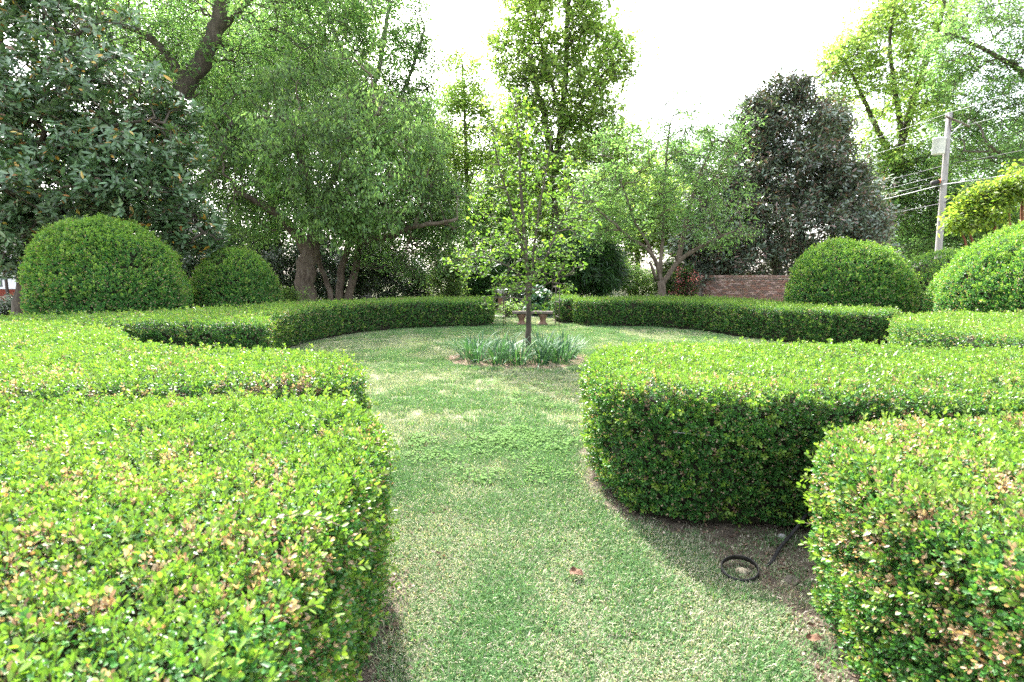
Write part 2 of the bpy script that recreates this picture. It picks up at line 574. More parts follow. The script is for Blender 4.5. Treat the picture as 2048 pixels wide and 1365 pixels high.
HEDGES = {   # name: outline, height, leaf density per m2, spray size
    'L1': ([(-.50, .15), (-.52, 1.2), (-.55, 2.15), (-.66, 2.55), (-1.0, 2.93), (-2.0, 2.96), (-3.2, 2.66), (-4.4, 2.5), (-4.4, .15)], .85, 2700, .95),
    'L2': ([(-6.2, 2.8), (-3.2, 2.92), (-2.2, 3.12), (-1.45, 3.2), (-1.1, 3.42), (-1.1, 3.85), (-1.42, 4.42), (-2.0, 4.85), (-3.9, 4.95), (-5.3, 7.1), (-8.9, 7.6), (-9.6, 4.0), (-9, 2.8)], .85, 1250, 1.12),
    'R1': ([(1.22, .15), (1.2, 1.2), (1.24, 1.85), (1.36, 2.22), (1.75, 2.42), (2.85, 2.5), (4.2, 2.5), (4.4, .15)], .85, 2600, .95),
    'R2': ([(.78, 3.02), (1.35, 2.88), (1.65, 2.88), (2.9, 2.78), (5.4, 2.6), (5.5, 4.4), (4.0, 4.85), (2.7, 5.15), (1.3, 5.1), (.72, 4.7), (.58, 4.1), (.6, 3.4)], .85, 2000, .98),
    'R3': ([(5.75, 7.75), (5.5, 4.7), (9.6, 4.7), (9.6, 9.4), (7.5, 10.0)], .82, 650, 1.3),
    'R4': ([(1.93, 15.45), (4.1, 15.25), (5.2, 14.4), (5.6, 13.0), (5.85, 12.3), (6.45, 11.35), (7.65, 10.2), (8.7, 11.4), (7.5, 13.2), (7.4, 16.6), (6, 17.8), (1.95, 17.4)], .78, 700, 1.4),
    'R5': ([(1.4, 16.5), (2.3, 16.5), (2.3, 18.6), (1.4, 18.6)], .8, 330, 1.7),
    'L3': ([(-.55, 15.4), (-.62, 17.2), (-3.6, 17.0), (-6.0, 14.4), (-6.9, 11.6), (-7.5, 9.8), (-9.4, 9.3), (-9.2, 8.1), (-6.2, 8.0), (-3.95, 7.95), (-4.0, 8.5), (-4.6, 9.5), (-4.72, 11.4), (-4.3, 13.45), (-3.2, 14.75), (-1.85, 15.2)], .78, 700, 1.38),
}
OUTLINE = {}
for k, (poly, *_r) in HEDGES.items():
    P = chaikin(poly, 2)
    if area2(P) < 0: P = P[::-1]
    OUTLINE[k] = resample(np.vstack([P, P[:1]]), .08)[:-1]


def offset(P, d):
    T = np.roll(P, -1, 0) - np.roll(P, 1, 0)
    n = np.c_[T[:, 1], -T[:, 0]] / (np.linalg.norm(T, axis=1)[:, None] + 1e-9)
    return P + n * d


ground = sheet('ground', [(-300, -60), (300, -60), (300, 500), (-300, 500)], 0.0, M_ground, step=50)
path_strip = sheet('walkway', [(-14, 18.7), (20, 18.3), (20, 19.7), (-14, 20.2)], .008, M_concrete, step=1)
SOILS = []
for k in OUTLINE:
    P = offset(OUTLINE[k], {'L1': .11, 'R1': .14}.get(k, .10 if k[1] == '2' else .05))
    sheet('soil_bed', P, .004, M_soil, wob=.05, seed=len(k) + ord(k[0]) + int(k[1]))
    SOILS.append(P)
gap = [(.95, 3.1), (1.12, 2.55), (1.28, 2.15), (1.5, 2.0), (4.5, 2.2), (5.4, 2.9), (3.0, 3.1)]
sheet('soil_gap', gap, .008, M_soil, wob=.05, seed=21); SOILS.append(np.array(gap))
th = np.linspace(0, 2 * math.pi, 40, endpoint=False)
RING = np.c_[.10 + 1.36 * np.cos(th), 9.55 + 1.22 * np.sin(th)]
sheet('mulch_ring', RING, .006, M_mulch, wob=.08, seed=5)
sheet('house_bed', [(-40, 17.5), (-17, 17.5), (-15, 22), (-16, 26.0), (-40, 26.0)], .005, M_soil, step=1)
sheet('bench_pad', [(-.1, 15.35), (1.35, 15.35), (1.35, 16.1), (-.1, 16.1)], .006, M_concrete, wob=.04)


# ------------------------------------------------------------------ hedges
def place_sprays(P, Nn, scale, seed, ng, parent, base, name, up=.35, dryf=1.0, lime=1.0, extra_dry=None, seedn=0, keep=None):
    g = np.random.default_rng(seed)
    n = len(P)
    D = Nn + np.array((0, 0, up)) + g.normal(size=(n, 3)) * .38
    M = rot_from_axis(D, g.random(n) * 6.283)
    scl = scale * (.75 + .5 * g.random(n))
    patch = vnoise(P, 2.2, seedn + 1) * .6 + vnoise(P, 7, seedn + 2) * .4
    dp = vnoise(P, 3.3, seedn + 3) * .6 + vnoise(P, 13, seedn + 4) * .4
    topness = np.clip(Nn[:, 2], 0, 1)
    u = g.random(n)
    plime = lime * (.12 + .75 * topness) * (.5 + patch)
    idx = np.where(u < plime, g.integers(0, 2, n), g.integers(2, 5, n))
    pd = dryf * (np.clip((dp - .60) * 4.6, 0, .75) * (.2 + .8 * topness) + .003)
    if extra_dry is not None: pd = pd + extra_dry
    v = g.random(n)
    idx = np.where(v < pd * .55, 5, idx); idx = np.where(v < pd * .5, 6, idx)
    sh = (g.random(n) < .05) & (Nn[:, 2] > .05); idx = np.where(sh, g.integers(7, 9, n), idx)
    tint = (g.random(n) - .5) * .36 + (patch - .5) * .35
    return M, scl, idx, tint


def hedge(key, label, dry=1.0, lime=1.0, parts=0, extra=None, seed=0):
    poly, h, dens, scale = HEDGES[key]
    out = OUTLINE[key]
    ctr = out.mean(0)
    base = (ctr[0], ctr[1], 0)
    g = np.random.default_rng(100 + seed)
    root = thing('boxwood_hedge', label, 'hedge', base)
    # inner body of twigs
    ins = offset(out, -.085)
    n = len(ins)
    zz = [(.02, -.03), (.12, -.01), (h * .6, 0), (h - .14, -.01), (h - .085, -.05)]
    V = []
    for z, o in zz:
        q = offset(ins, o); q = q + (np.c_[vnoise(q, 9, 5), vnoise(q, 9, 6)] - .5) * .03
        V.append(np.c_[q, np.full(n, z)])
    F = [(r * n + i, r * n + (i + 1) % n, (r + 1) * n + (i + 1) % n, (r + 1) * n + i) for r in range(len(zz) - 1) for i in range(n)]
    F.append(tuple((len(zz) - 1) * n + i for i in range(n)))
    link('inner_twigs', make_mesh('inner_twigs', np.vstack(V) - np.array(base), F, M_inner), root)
    # points: top
    A = abs(area2(out)); lo, hi = out.min(0), out.max(0)
    m = int(dens * (hi - lo).prod())
    Q = lo + g.random((m, 2)) * (hi - lo)
    Q = Q[inside(Q, out)]
    e, nr = edge_dist(Q, out)
    rd = .11
    und = (vnoise(Q, 1.1, 40 + seed) - .5) * .05 + (vnoise(Q, 4.5, 41 + seed) - .5) * .035
    t = np.clip(1 - e / rd, 0, 1)
    z = h - rd + rd * np.sqrt(np.clip(1 - t ** 2, 0, 1)) + und
    z -= g.random(len(Q)) ** 2 * .04
    stray = g.random(len(Q)) < .05
    z[stray] += g.random(stray.sum()) * .03
    Nt = np.c_[nr * t[:, None] * .9, np.sqrt(np.clip(1 - (t * .9) ** 2, 0, 1))]
    Pt = np.c_[Q, z]
    # points: sides
    seg = np.linalg.norm(np.roll(out, -1, 0) - out, axis=1)
    per = seg.sum()
    m = int(dens * per * (h - .03) * 1.1)
    s = g.random(m) * per
    cs = np.r_[0, np.cumsum(seg)]
    i = np.clip(np.searchsorted(cs, s) - 1, 0, n - 1)
    f = ((s - cs[i]) / seg[i])[:, None]
    B = out[i] * (1 - f) + np.roll(out, -1, 0)[i] * f
    T = np.roll(out, -1, 0)[i] - out[i]
    nn = np.c_[T[:, 1], -T[:, 0]] / (np.linalg.norm(T, axis=1)[:, None] + 1e-9)
    zs = .05 + (h - .02 - .05) * g.random(m) ** .9
    lift = (vnoise(B, 2.5, 50 + seed)) * .09
    okz = zs > lift
    q3 = np.c_[B, zs]
    bulge = -.06 * (1 - zs / h) ** 2 + (vnoise(q3, 2.3, 60 + seed) - .5) * .07 + (vnoise(q3, 7, 61 + seed) - .5) * .06
    q_ = np.clip((zs - (h - rd)) / rd, 0, .98)
    bulge = bulge - rd * (1 - np.sqrt(1 - q_ ** 2))
    dep = bulge - g.random(m) ** 2 * .05
    Ps = np.c_[B + nn * dep[:, None], zs]
    Ns = np.c_[nn * np.sqrt(1 - q_ ** 2)[:, None], .08 + .8 * q_]
    thin = vnoise(q3, 5.5, 62 + seed) > .13
    Ps, Ns = Ps[okz & thin], Ns[okz & thin]
    P, Nn = np.vstack([Pt, Ps]), np.vstack([Nt, Ns])
    # nothing is seen of faces turned well away behind other hedges: keep those that could face the path
    to = CAM - P; to /= np.linalg.norm(to, axis=1)[:, None]
    k = (np.sum(Nn * to, 1) > -.35)
    if key[1] in '2345': k &= ~((Nn[:, 2] < .3) & (np.sum(Nn[:, :2] * to[:, :2], 1) < -.05))
    P, Nn = P[k], Nn[k]
    ed = extra(P) if extra else None
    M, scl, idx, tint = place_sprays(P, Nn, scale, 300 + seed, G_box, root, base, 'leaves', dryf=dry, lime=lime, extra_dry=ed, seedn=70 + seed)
    # the leaves that show largest are objects of their own
    if parts:
        d = P - CAM
        yv = d[:, 1] * math.cos(R(7.35)) - d[:, 2] * math.sin(R(7.35))
        zv = d[:, 1] * math.sin(R(7.35)) + d[:, 2] * math.cos(R(7.35))
        ok = (np.abs(d[:, 0]) < yv * .98) & (np.abs(zv) < yv * .655) & (yv > .3)
        order = np.argsort(np.where(ok, np.linalg.norm(d, axis=1) - Nn[:, 2] * .1, 1e9))
        used = []
        cnt = 0
        for j in order:
            if cnt >= parts: break
            used.append(j)
            for kind, lp, Rm, s_, c in BOX_RAW[idx[j]]:
                if cnt >= parts: break
                c = tuple(np.clip(np.array(c) * (1 + tint[j]), .004, .9))
                leaf_part(root, kind, M_box, (M[j] @ Rm, M[j] @ lp * scl[j] + P[j]), s_ * scl[j], tuple(round(x * 25) / 25 if x > .06 else round(x * 100) / 100 for x in c), base)
                cnt += 1
        mask = np.ones(len(P), bool); mask[used] = False
        P, M, scl, idx, tint = P[mask], M[mask], scl[mask], idx[mask], tint[mask]
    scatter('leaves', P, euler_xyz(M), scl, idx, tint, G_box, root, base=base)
    return root, base


def stems(root, base, pts, seed=0):
    """bare woody stems showing under the skirt of a hedge"""
    g = np.random.default_rng(seed)
    for x, y, dx, dy, h in pts:
        P = spline([(x, y, -.02), (x + dx * .3, y + dy * .3, h * .35), (x + dx * .75 + .02, y + dy * .75, h * .7), (x + dx, y + dy, h)], .05)
        mb = MB().tube(P, np.linspace(.022, .008, len(P)), 7, wob=.25, seed=int(g.integers(99)))
        q = P[len(P) // 2]
        for _ in range(3):
            e = q + np.array(((g.random() - .5) * .3, (g.random() - .8) * .25, g.random() * .12))
            mb.tube(spline([q, (q + e) / 2 + (g.random(3) - .5) * .05, e], .05), .0035, 5)
        mb.build('stem', M_barkb, root, base=base)


def blob2(cx, cy, r, k):
    return lambda P: k * np.exp(-(((P[:, 0] - cx) ** 2 + (P[:, 1] - cy) ** 2) / r ** 2))


def sumf(*fs):
    return lambda P: sum(f(P) for f in fs)


hl1, b1 = hedge('L1', 'large low boxwood hedge with bright lime new leaves, nearest left of the grass path', .75, 1.15, 300,
                sumf(blob2(-1.35, 1.75, .25, .55), blob2(-.75, 1.25, .25, .4), blob2(-1.3, 1.2, .5, .18), lambda P: .4 * (P[:, 2] > .7) * np.clip((vnoise(P, 3.6, 19) * .55 + vnoise(P, 12, 20) * .45 - .52) * 5, 0, 1)), 1)
hl2, b2 = hedge('L2', 'broad flat boxwood hedge with dry tan tips along its front, beyond the nearest left hedge', .8, 1.1, 0,
                lambda P: .6 * np.exp(-((P[:, 1] - (3.18 + .0 * P[:, 0])) / .16) ** 2) * (vnoise(P, 2.4, 9) > .45), 2)
hr1, b3 = hedge('R1', 'boxwood hedge scorched with tan dead leaf tips, in the corner right of the path', 1.5, 1.05, 300,
                lambda P: .62 * (P[:, 2] > .45) * np.clip((vnoise(P, 4.2, 15) * .6 + vnoise(P, 11, 16) * .4 - .38) * 3.5, 0, 1), 3)
hr2, b4 = hedge('R2', 'boxwood hedge with rounded end, sunny top and dark front face, beside the black pot ring', .75, 1.1, 0,
                lambda P: .22 * (P[:, 2] > .76) * np.exp(-((P[:, 1] - 3.2) / .25) ** 2), 4)
hr3, b5 = hedge('R3', 'sunlit boxwood hedge with a pale bright side, below the large dome at the picture edge', 1.0, 1.3, 0, None, 5)
hr4, b6 = hedge('R4', 'long curved boxwood hedge round the far right of the lawn, before the brick wall', .35, .9, 0, None, 6)
hr5, b7 = hedge('R5', 'short boxwood hedge block beside the iron arbour, behind the curved right hedge', .3, .9, 0, None, 7)
hl3, b8 = hedge('L3', 'long curved boxwood hedge round the far left of the lawn, below the two left domes', .5, .8, 0, None, 8)
stems(hr2, b4, [(1.42, 3.05, .15, .1, .5), (1.62, 3.02, -.2, .12, .45), (1.78, 3.0, .1, .1, .5), (1.2, 3.2, -.1, .1, .45)], 3)
stems(hr1, b3, [(1.42, 1.9, .1, -.1, .5), (1.5, 1.6, -.1, .1, .55), (1.42, 1.35, .12, .1, .5)], 4)
stems(hl1, b1, [(-.75, 2.1, -.1, .1, .5), (-.72, 1.6, .05, .1, .5)], 5)


# ------------------------------------------------------------------ domes
def dome(label, c, r, H, seed, dens=700, scale=1.8, dry=.06, lime=1.5, squash=1.0):
    base = (c[0], c[1], 0)
    root = thing('boxwood_dome', label, 'topiary', base, group=None)
    g = np.random.default_rng(500 + seed)
    zc = .33 * H
    def prof(z):
        up = np.clip((z - zc) / (H - zc), 0, 1); dn = np.clip((zc - z) / zc, 0, 1)
        return np.where(z > zc, r * (1 - up ** 2.05) ** (1 / 1.95), r * (1 - .26 * dn ** 2.2))
    tt = np.linspace(0, 1, 400); zz = np.r_[.04 + (zc) * tt, zc + (H - zc) * np.sin(tt * math.pi / 2)]
    zz = np.unique(np.clip(zz, 0, H)); rr = prof(zz)
    ds = np.hypot(np.diff(zz), np.diff(rr)); wgt = ds * (rr[1:] + rr[:-1]) / 2
    m = int(dens * 2 * math.pi * wgt.sum())
    cum = np.r_[0, np.cumsum(wgt)] / wgt.sum()
    u = g.random(m)
    z = np.interp(u, cum, zz)
    th = g.random(m) * 2 * math.pi
    rad = prof(z)
    drdz = (prof(np.minimum(z + .02, H)) - prof(np.maximum(z - .02, .0))) / (np.minimum(z + .02, H) - np.maximum(z - .02, 0))
    drdz = np.clip(drdz, -12, 12)
    nz = -drdz / np.sqrt(1 + drdz ** 2); nh = 1 / np.sqrt(1 + drdz ** 2)
    N3 = np.c_[np.cos(th) * nh, np.sin(th) * nh * squash, nz]
    P = np.c_[np.cos(th) * rad, np.sin(th) * rad * squash, z]
    bump = (vnoise(P, .8, seed) - .5) * .34 + (vnoise(P, 2.6, seed + 1) - .5) * .13 + (vnoise(P, 7, seed + 2) - .5) * .09
    P = P + N3 * (bump - g.random(m) ** 2 * .07)[:, None] + np.array(base)
    thin = (vnoise(P, 4.5, seed + 3) > .1)
    to = CAM - P; to /= np.linalg.norm(to, axis=1)[:, None]
    k = (np.sum(N3 * to, 1) > -.3) & thin & (P[:, 2] > .03)
    P, N3 = P[k], N3[k]
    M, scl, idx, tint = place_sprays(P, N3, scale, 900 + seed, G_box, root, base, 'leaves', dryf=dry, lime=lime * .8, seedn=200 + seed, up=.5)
    tint = tint + .36  # leaf colour lifted to offset shade on the backlit domes
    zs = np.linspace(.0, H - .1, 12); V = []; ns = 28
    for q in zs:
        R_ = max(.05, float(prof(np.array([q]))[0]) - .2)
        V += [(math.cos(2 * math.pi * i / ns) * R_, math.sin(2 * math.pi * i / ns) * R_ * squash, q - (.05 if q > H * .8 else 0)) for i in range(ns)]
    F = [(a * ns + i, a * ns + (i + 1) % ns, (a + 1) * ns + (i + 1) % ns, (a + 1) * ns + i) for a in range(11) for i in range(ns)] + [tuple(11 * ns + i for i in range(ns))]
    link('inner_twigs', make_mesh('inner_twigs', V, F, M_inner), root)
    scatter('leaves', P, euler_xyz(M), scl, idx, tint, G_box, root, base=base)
    return root


dome('largest clipped boxwood dome on the left, under the dark magnolia', (-9.78, 12.5), 1.60, 2.86, 1)
dome('smaller boxwood dome on the left, tucked behind the largest one', (-8.44, 15.6), 1.19, 2.28, 2)
dome('wide clipped boxwood dome standing in front of the brick wall', (9.49, 14.5), 1.58, 2.55, 3)
dome('big pale boxwood dome cut by the right edge, below the feathery yellow green shrub', (11.7, 11.0), 2.18, 2.80, 4, 720, 1.65, .12)
dome('small boxwood mound half hidden between the two right domes', (15.2, 18.0), 1.5, 2.3, 5, 330, 1.9)


# ------------------------------------------------------------------ trees
def grow(limbs, attract, seed, maxseg=.55, alpha=.28, droop=0.0):
    """limbs: polylines with radii (already splined).  Links every attractor to the wood; returns nodes, parents, radii, first free node"""
    g = np.random.default_rng(seed)
    cap = sum(len(p) for p, _ in limbs) + len(attract) * 14 + 10
    P = np.zeros((cap, 3)); L = np.zeros(cap); par = np.full(cap, -1); rad = np.zeros(cap)
    n = 0
    for p, r in limbs:
        m = len(p)
        P[n:n + m] = p; rad[n:n + m] = r
        L[n:n + m] = p[:, 2] * .15 if n == 0 else 0
        par[n:n + m] = np.arange(n - 1, n + m - 1)
        par[n] = -1
        n += m
    n0 = n
    A = np.asarray(attract)
    d0 = np.min(np.linalg.norm(A[:, None, :] - P[None, :n0:2], axis=2), 1)
    for p in A[np.argsort(d0)]:
        v = p - P[:n]; d = np.linalg.norm(v, axis=1)
        pen = np.where(v[:, 2] < -.3 * d, .5 * d, 0)
        lo = np.where((np.arange(n) < n0) & (P[:n, 2] < 1.2), 3.0, 0)
        j = int(np.argmin(d + alpha * L[:n] + pen + lo))
        dist = d[j]; k = min(12, max(1, int(math.ceil(dist / maxseg))))
        a = P[j].copy(); prev = j
        side = g.normal(size=3) * .07 * dist
        side[2] += .10 * dist - droop * dist
        for q in range(1, k + 1):
            t = q / k
            P[n] = a + (p - a) * t + side * math.sin(math.pi * t) + g.normal(size=3) * .02 * min(1, dist)
            L[n] = L[prev] + dist / k; par[n] = prev
            prev = n; n += 1
    return P[:n], par[:n], rad[:n], n0


def wood(P, par, rad, n0, rtip=.011, ex=.48, sides=5, rmax=.16):
    n = len(P)
    cnt = np.zeros(n); has = np.zeros(n, bool)
    for i in range(n - 1, n0 - 1, -1):
        if not has[i]: cnt[i] = 1
        cnt[par[i]] += cnt[i]; has[par[i]] = True
    r = np.minimum(rtip * np.maximum(cnt, 1) ** ex, rmax)
    r[:n0] = rad[:n0]
    ed = np.arange(n0, n)
    a, b = P[par[ed]], P[ed]
    ra, rb = np.minimum(r[par[ed]], r[ed] * 1.35), r[ed]
    D = b - a
    M = rot_from_axis(D, np.zeros(len(D)))
    t = 2 * math.pi * np.arange(sides) / sides
    ring = np.stack([np.cos(t), np.sin(t), 0 * t], 1)
    loc = np.einsum('nij,kj->nki', M, ring)
    V = np.concatenate([a[:, None] + loc * ra[:, None, None], b[:, None] + loc * rb[:, None, None]], 1).reshape(-1, 3)
    base = (np.arange(len(ed)) * 2 * sides)[:, None]
    k = np.arange(sides)
    F = np.stack([base + k, base + (k + 1) % sides, base + sides + (k + 1) % sides, base + sides + k], 2).reshape(-1, 4)
    return V, F, r, cnt


def blob_points(blobs, seed, shell=.5):
    g = np.random.default_rng(seed)
    out = []
    for x, y, z, rx, ry, rz, n in blobs:
        v = g.normal(size=(n, 3)); v /= np.linalg.norm(v, axis=1)[:, None]
        rr = (shell ** 3 + (1 - shell ** 3) * g.random(n)) ** (1 / 3)
        out.append(np.array((x, y, z)) + v * rr[:, None] * np.array((rx, ry, rz)))
    return np.vstack(out)


def tree(name, label, cat, base, limbs, blobs, ng, nvar, bark, seed, group=None, scale=1.0, per=2, rtip=.011, tint0=0.0, ex=.48, alpha=.28, droop=0.0,
         spread=.35, rlim=.05, maxseg=.55, top_only=False, tintamp=.42, upz=.6, kind_leaf='crown', twig_mat=None, step=.25, minz=.3, gap=.30, gfreq=.6):
    """limbs: list of (points, r0, r1).  Trunk first."""
    base = tuple(base)
    root = thing(name, label, cat, base, group=group)
    L = []
    for i, (pts, r0, r1) in enumerate(limbs):
        p = spline(pts, step)
        f = np.linspace(0, 1, len(p))
        r = r0 + (r1 - r0) * f
        if i == 0: r = r * (1 + .55 * np.exp(-(p[:, 2] - p[0, 2]) / .35))
        g2 = np.random.default_rng(seed + i)
        p[1:-1] += g2.normal(size=(max(0, len(p) - 2), 3)) * r0 * .10
        L.append((p, r))
        MB().tube(p, r, 12 if r0 > .1 else 7, wob=.14, seed=seed + i).build('trunk' if i == 0 else 'limb', bark, root, base=base)
    A = blob_points(blobs, seed)
    A = A[(A[:, 2] > minz) & (vnoise(A, gfreq, seed) * .65 + vnoise(A, gfreq * 2.7, seed + 1) * .35 > gap)]
    P, par, rad, n0 = grow(L, A, seed, maxseg, alpha, droop)
    V, F, r, cnt = wood(P, par, rad, n0, rtip, ex)
    me = make_mesh('branches', V - np.array(base), F, twig_mat or bark)
    link('branches', me, root, 'stuff')
    g = np.random.default_rng(seed + 77)
    tw = np.where((np.arange(len(P)) >= n0) & (cnt <= per + 1))[0]
    rep = np.repeat(tw, per)
    Q = P[rep] + g.normal(size=(len(rep), 3)) * spread * np.array((1, 1, .7))
    Q[::per] = P[tw]
    Q[:, 2] = np.maximum(Q[:, 2], .15)
    n = len(Q)
    D = np.c_[g.normal(size=(n, 2)) * .45, np.full(n, 1.0)]
    M = rot_from_axis(D, g.random(n) * 6.283)
    tint = tint0 + (g.random(n) - .5) * tintamp + (vnoise(Q, .45, seed) - .5) * tintamp * 1.6
    scatter(kind_leaf, Q, euler_xyz(M), scale * (.7 + .6 * g.random(n)), g.integers(0, nvar, n), tint, ng, root, base=base)
    return root, Q


FRESH = [(.19, .32, .10), (.155, .275, .09), (.23, .37, .12), (.12, .22, .075)]
MIDT = [(.14, .26, .11), (.115, .22, .095), (.175, .30, .13), (.085, .17, .07)]
YELG = [(.27, .38, .10), (.23, .34, .09), (.31, .42, .12), (.17, .28, .075)]
DEEP = [(.04, .10, .02), (.03, .08, .018), (.055, .125, .025)]
PALE = [(.18, .31, .11), (.15, .27, .09), (.22, .36, .13), (.12, .22, .075)]
MAGD = [(.07, .105, .065), (.085, .13, .08), (.12, .165, .105), (.16, .20, .145)]  # palest greys are highlights on the glossy leaves, put into their colour
MAGR = [(.21, .135, .11), (.17, .115, .095), (.25, .165, .13)]

G_maple = scatter_group('maple_leaves', [clump(31 + i, 'maple', 12, .36, .13, YELG, M_tree) for i in range(4)])
G_mid = scatter_group('tree_leaves', [clump(41 + i, 'simple', 20, .36, .125, FRESH * 2 + MIDT, M_tree, .1) for i in range(4)])
G_droop = scatter_group('drooping_leaves', [clump(51 + i, 'simple', 22, .38, .14, MIDT[:1] + FRESH + FRESH[2:3], M_tree, .4, .9, True) for i in range(4)])
G_yel = scatter_group('yellow_green_leaves', [clump(61 + i, 'maple', 15, .5, .16, YELG, M_tree) for i in range(4)])
G_pale = scatter_group('pale_leaves', [clump(71 + i, 'simple', 24, .34, .10, PALE, M_tree, .0, .45) for i in range(4)])
G_deep = scatter_group('deep_green_leaves', [clump(81 + i, 'simple', 40, .36, .11, DEEP, M_glossy) for i in range(3)])
G_dark = scatter_group('magnolia_clusters', [clump(91 + i, 'lance', 26, .32, .15, MAGD + MAGD + MAGR[:2 if i < 2 else 3], M_glossy, .1, .8) for i in range(4)])
G_cedar = scatter_group('cedar_sprays', [clump(95 + i, 'needle', 60, .30, .2, DEEP + [(.03, .075, .03)], M_box, .15, .8) for i in range(3)])
G_far = scatter_group('far_leaves', [clump(105 + i, 'simple', 34, 1.1, .42, MIDT + FRESH, M_tree) for i in range(3)])

# --- big old tree forking above the magnolia
tree('shade_tree', 'huge old tree with a thick dark trunk forking wide above the dark magnolia', 'tree', (-14.61,22.00,-0.13)[:2] + (0,),
     [([(-14.61,22.00,-0.15), (-14.32,22.00,3.03), (-13.98,22.00,6.09), (-13.79,22.00,7.87), (-13.40,22.00,9.13)], .5, .40),
      ([(-13.56,22.00,8.65), (-12.97,22.00,9.61), (-12.46,22.00,10.15), (-11.99,22.00,11.10), (-11.64,22.00,12.07), (-11.37,22.00,13.55)], .38, .22),
      ([(-13.36,22.00,9.13), (-13.49,21.60,9.94), (-14.04,21.20,10.71), (-14.67,20.80,10.91), (-15.87,20.40,11.15), (-16.78,20.00,11.28)], .17, .06),
      ([(-13.75,22.00,8.36), (-14.45,22.40,9.47), (-14.71,22.60,10.03)], .17, .13),
      ([(-11.95,22.00,11.13), (-10.69,22.50,12.69), (-9.61,23.00,14.09)], .14, .06),
      ([(-12.11,21.00,5.21), (-11.73,21.00,6.36), (-11.17,20.80,7.00), (-10.73,20.60,7.36)], .13, .08),
      ([(-11.98,21.00,5.65), (-11.06,20.60,5.74), (-10.26,20.30,5.77), (-9.85,20.20,6.26), (-9.50,20.10,6.51)], .10, .05),
      ([(-11.83,21.00,6.26), (-11.20,20.70,6.38), (-10.58,20.40,6.24)], .07, .04),
      ([(-14.06,22.00,4.67), (-13.02,21.50,5.10), (-12.10,21.00,5.27)], .16, .13)],
     [(-11.46,24.00,12.62,4.45,3.56,2.66,260), (-12.82,23.00,9.98,2.92,2.34,1.85,130), (-14.69,22.00,11.88,3.22,2.58,1.77,130), (-16.71,22.00,11.70,2.58,2.06,1.55,70),
      (-11.16,22.00,7.87,2.15,1.72,1.77,120), (-11.89,23.00,14.09,5.62,4.49,1.85,140), (-12.74,22.00,6.09,1.29,1.03,1.33,50), (-14.38,21.00,9.61,1.23,0.98,1.06,30)],
     G_mid, 4, M_barkd, 1001, per=2, spread=.42, scale=1.05, rtip=.013)

tree('shade_tree', 'tall thin crowned tree with pale upright limbs, left of the open sky', 'tree', (-8.03,28.00,0.02)[:2] + (0,),
     [([(-8.03,28.00,0.02), (-7.71,28.00,5.00), (-7.79,28.00,8.08), (-8.03,28.00,10.59)], .32, .22),
      ([(-8.03,28.00,10.59), (-8.60,28.00,12.54), (-9.28,28.00,14.46), (-9.68,28.00,16.82)], .15, .08),
      ([(-7.98,28.00,9.84), (-6.95,28.00,11.81), (-6.49,28.00,13.99), (-5.91,28.00,16.35)], .15, .08),
      ([(-7.60,28.00,8.08), (-6.10,28.00,10.09), (-5.27,28.00,11.81), (-4.45,28.00,13.99)], .13, .06),
      ([(-7.91,28.00,9.09), (-9.35,27.00,10.74), (-9.99,27.00,12.85)], .12, .06),
      ([(-6.09,28.00,10.21), (-7.12,27.50,10.55), (-7.82,27.00,10.14)], .12, .08)],
     [(-9.47,27.00,13.54,2.90,2.32,2.99,275), (-6.77,28.00,13.51,2.46,1.97,3.10,246), (-5.22,28.00,13.99,1.23,0.98,2.25,72), (-7.66,28.00,16.82,4.10,3.28,1.97,116), (-6.36,28.00,9.84,2.19,1.75,1.97,174), (-4.49,28.00,12.30,0.88,0.70,1.69,50), (-4.92,28.00,10.34,1.23,0.98,1.13,60),
      (-9.64,27.00,10.02,2.37,1.90,1.90,174)],
     G_mid, 4, M_barkl, 1002, gap=.2, per=2, spread=.45, scale=1.1, rtip=.013)

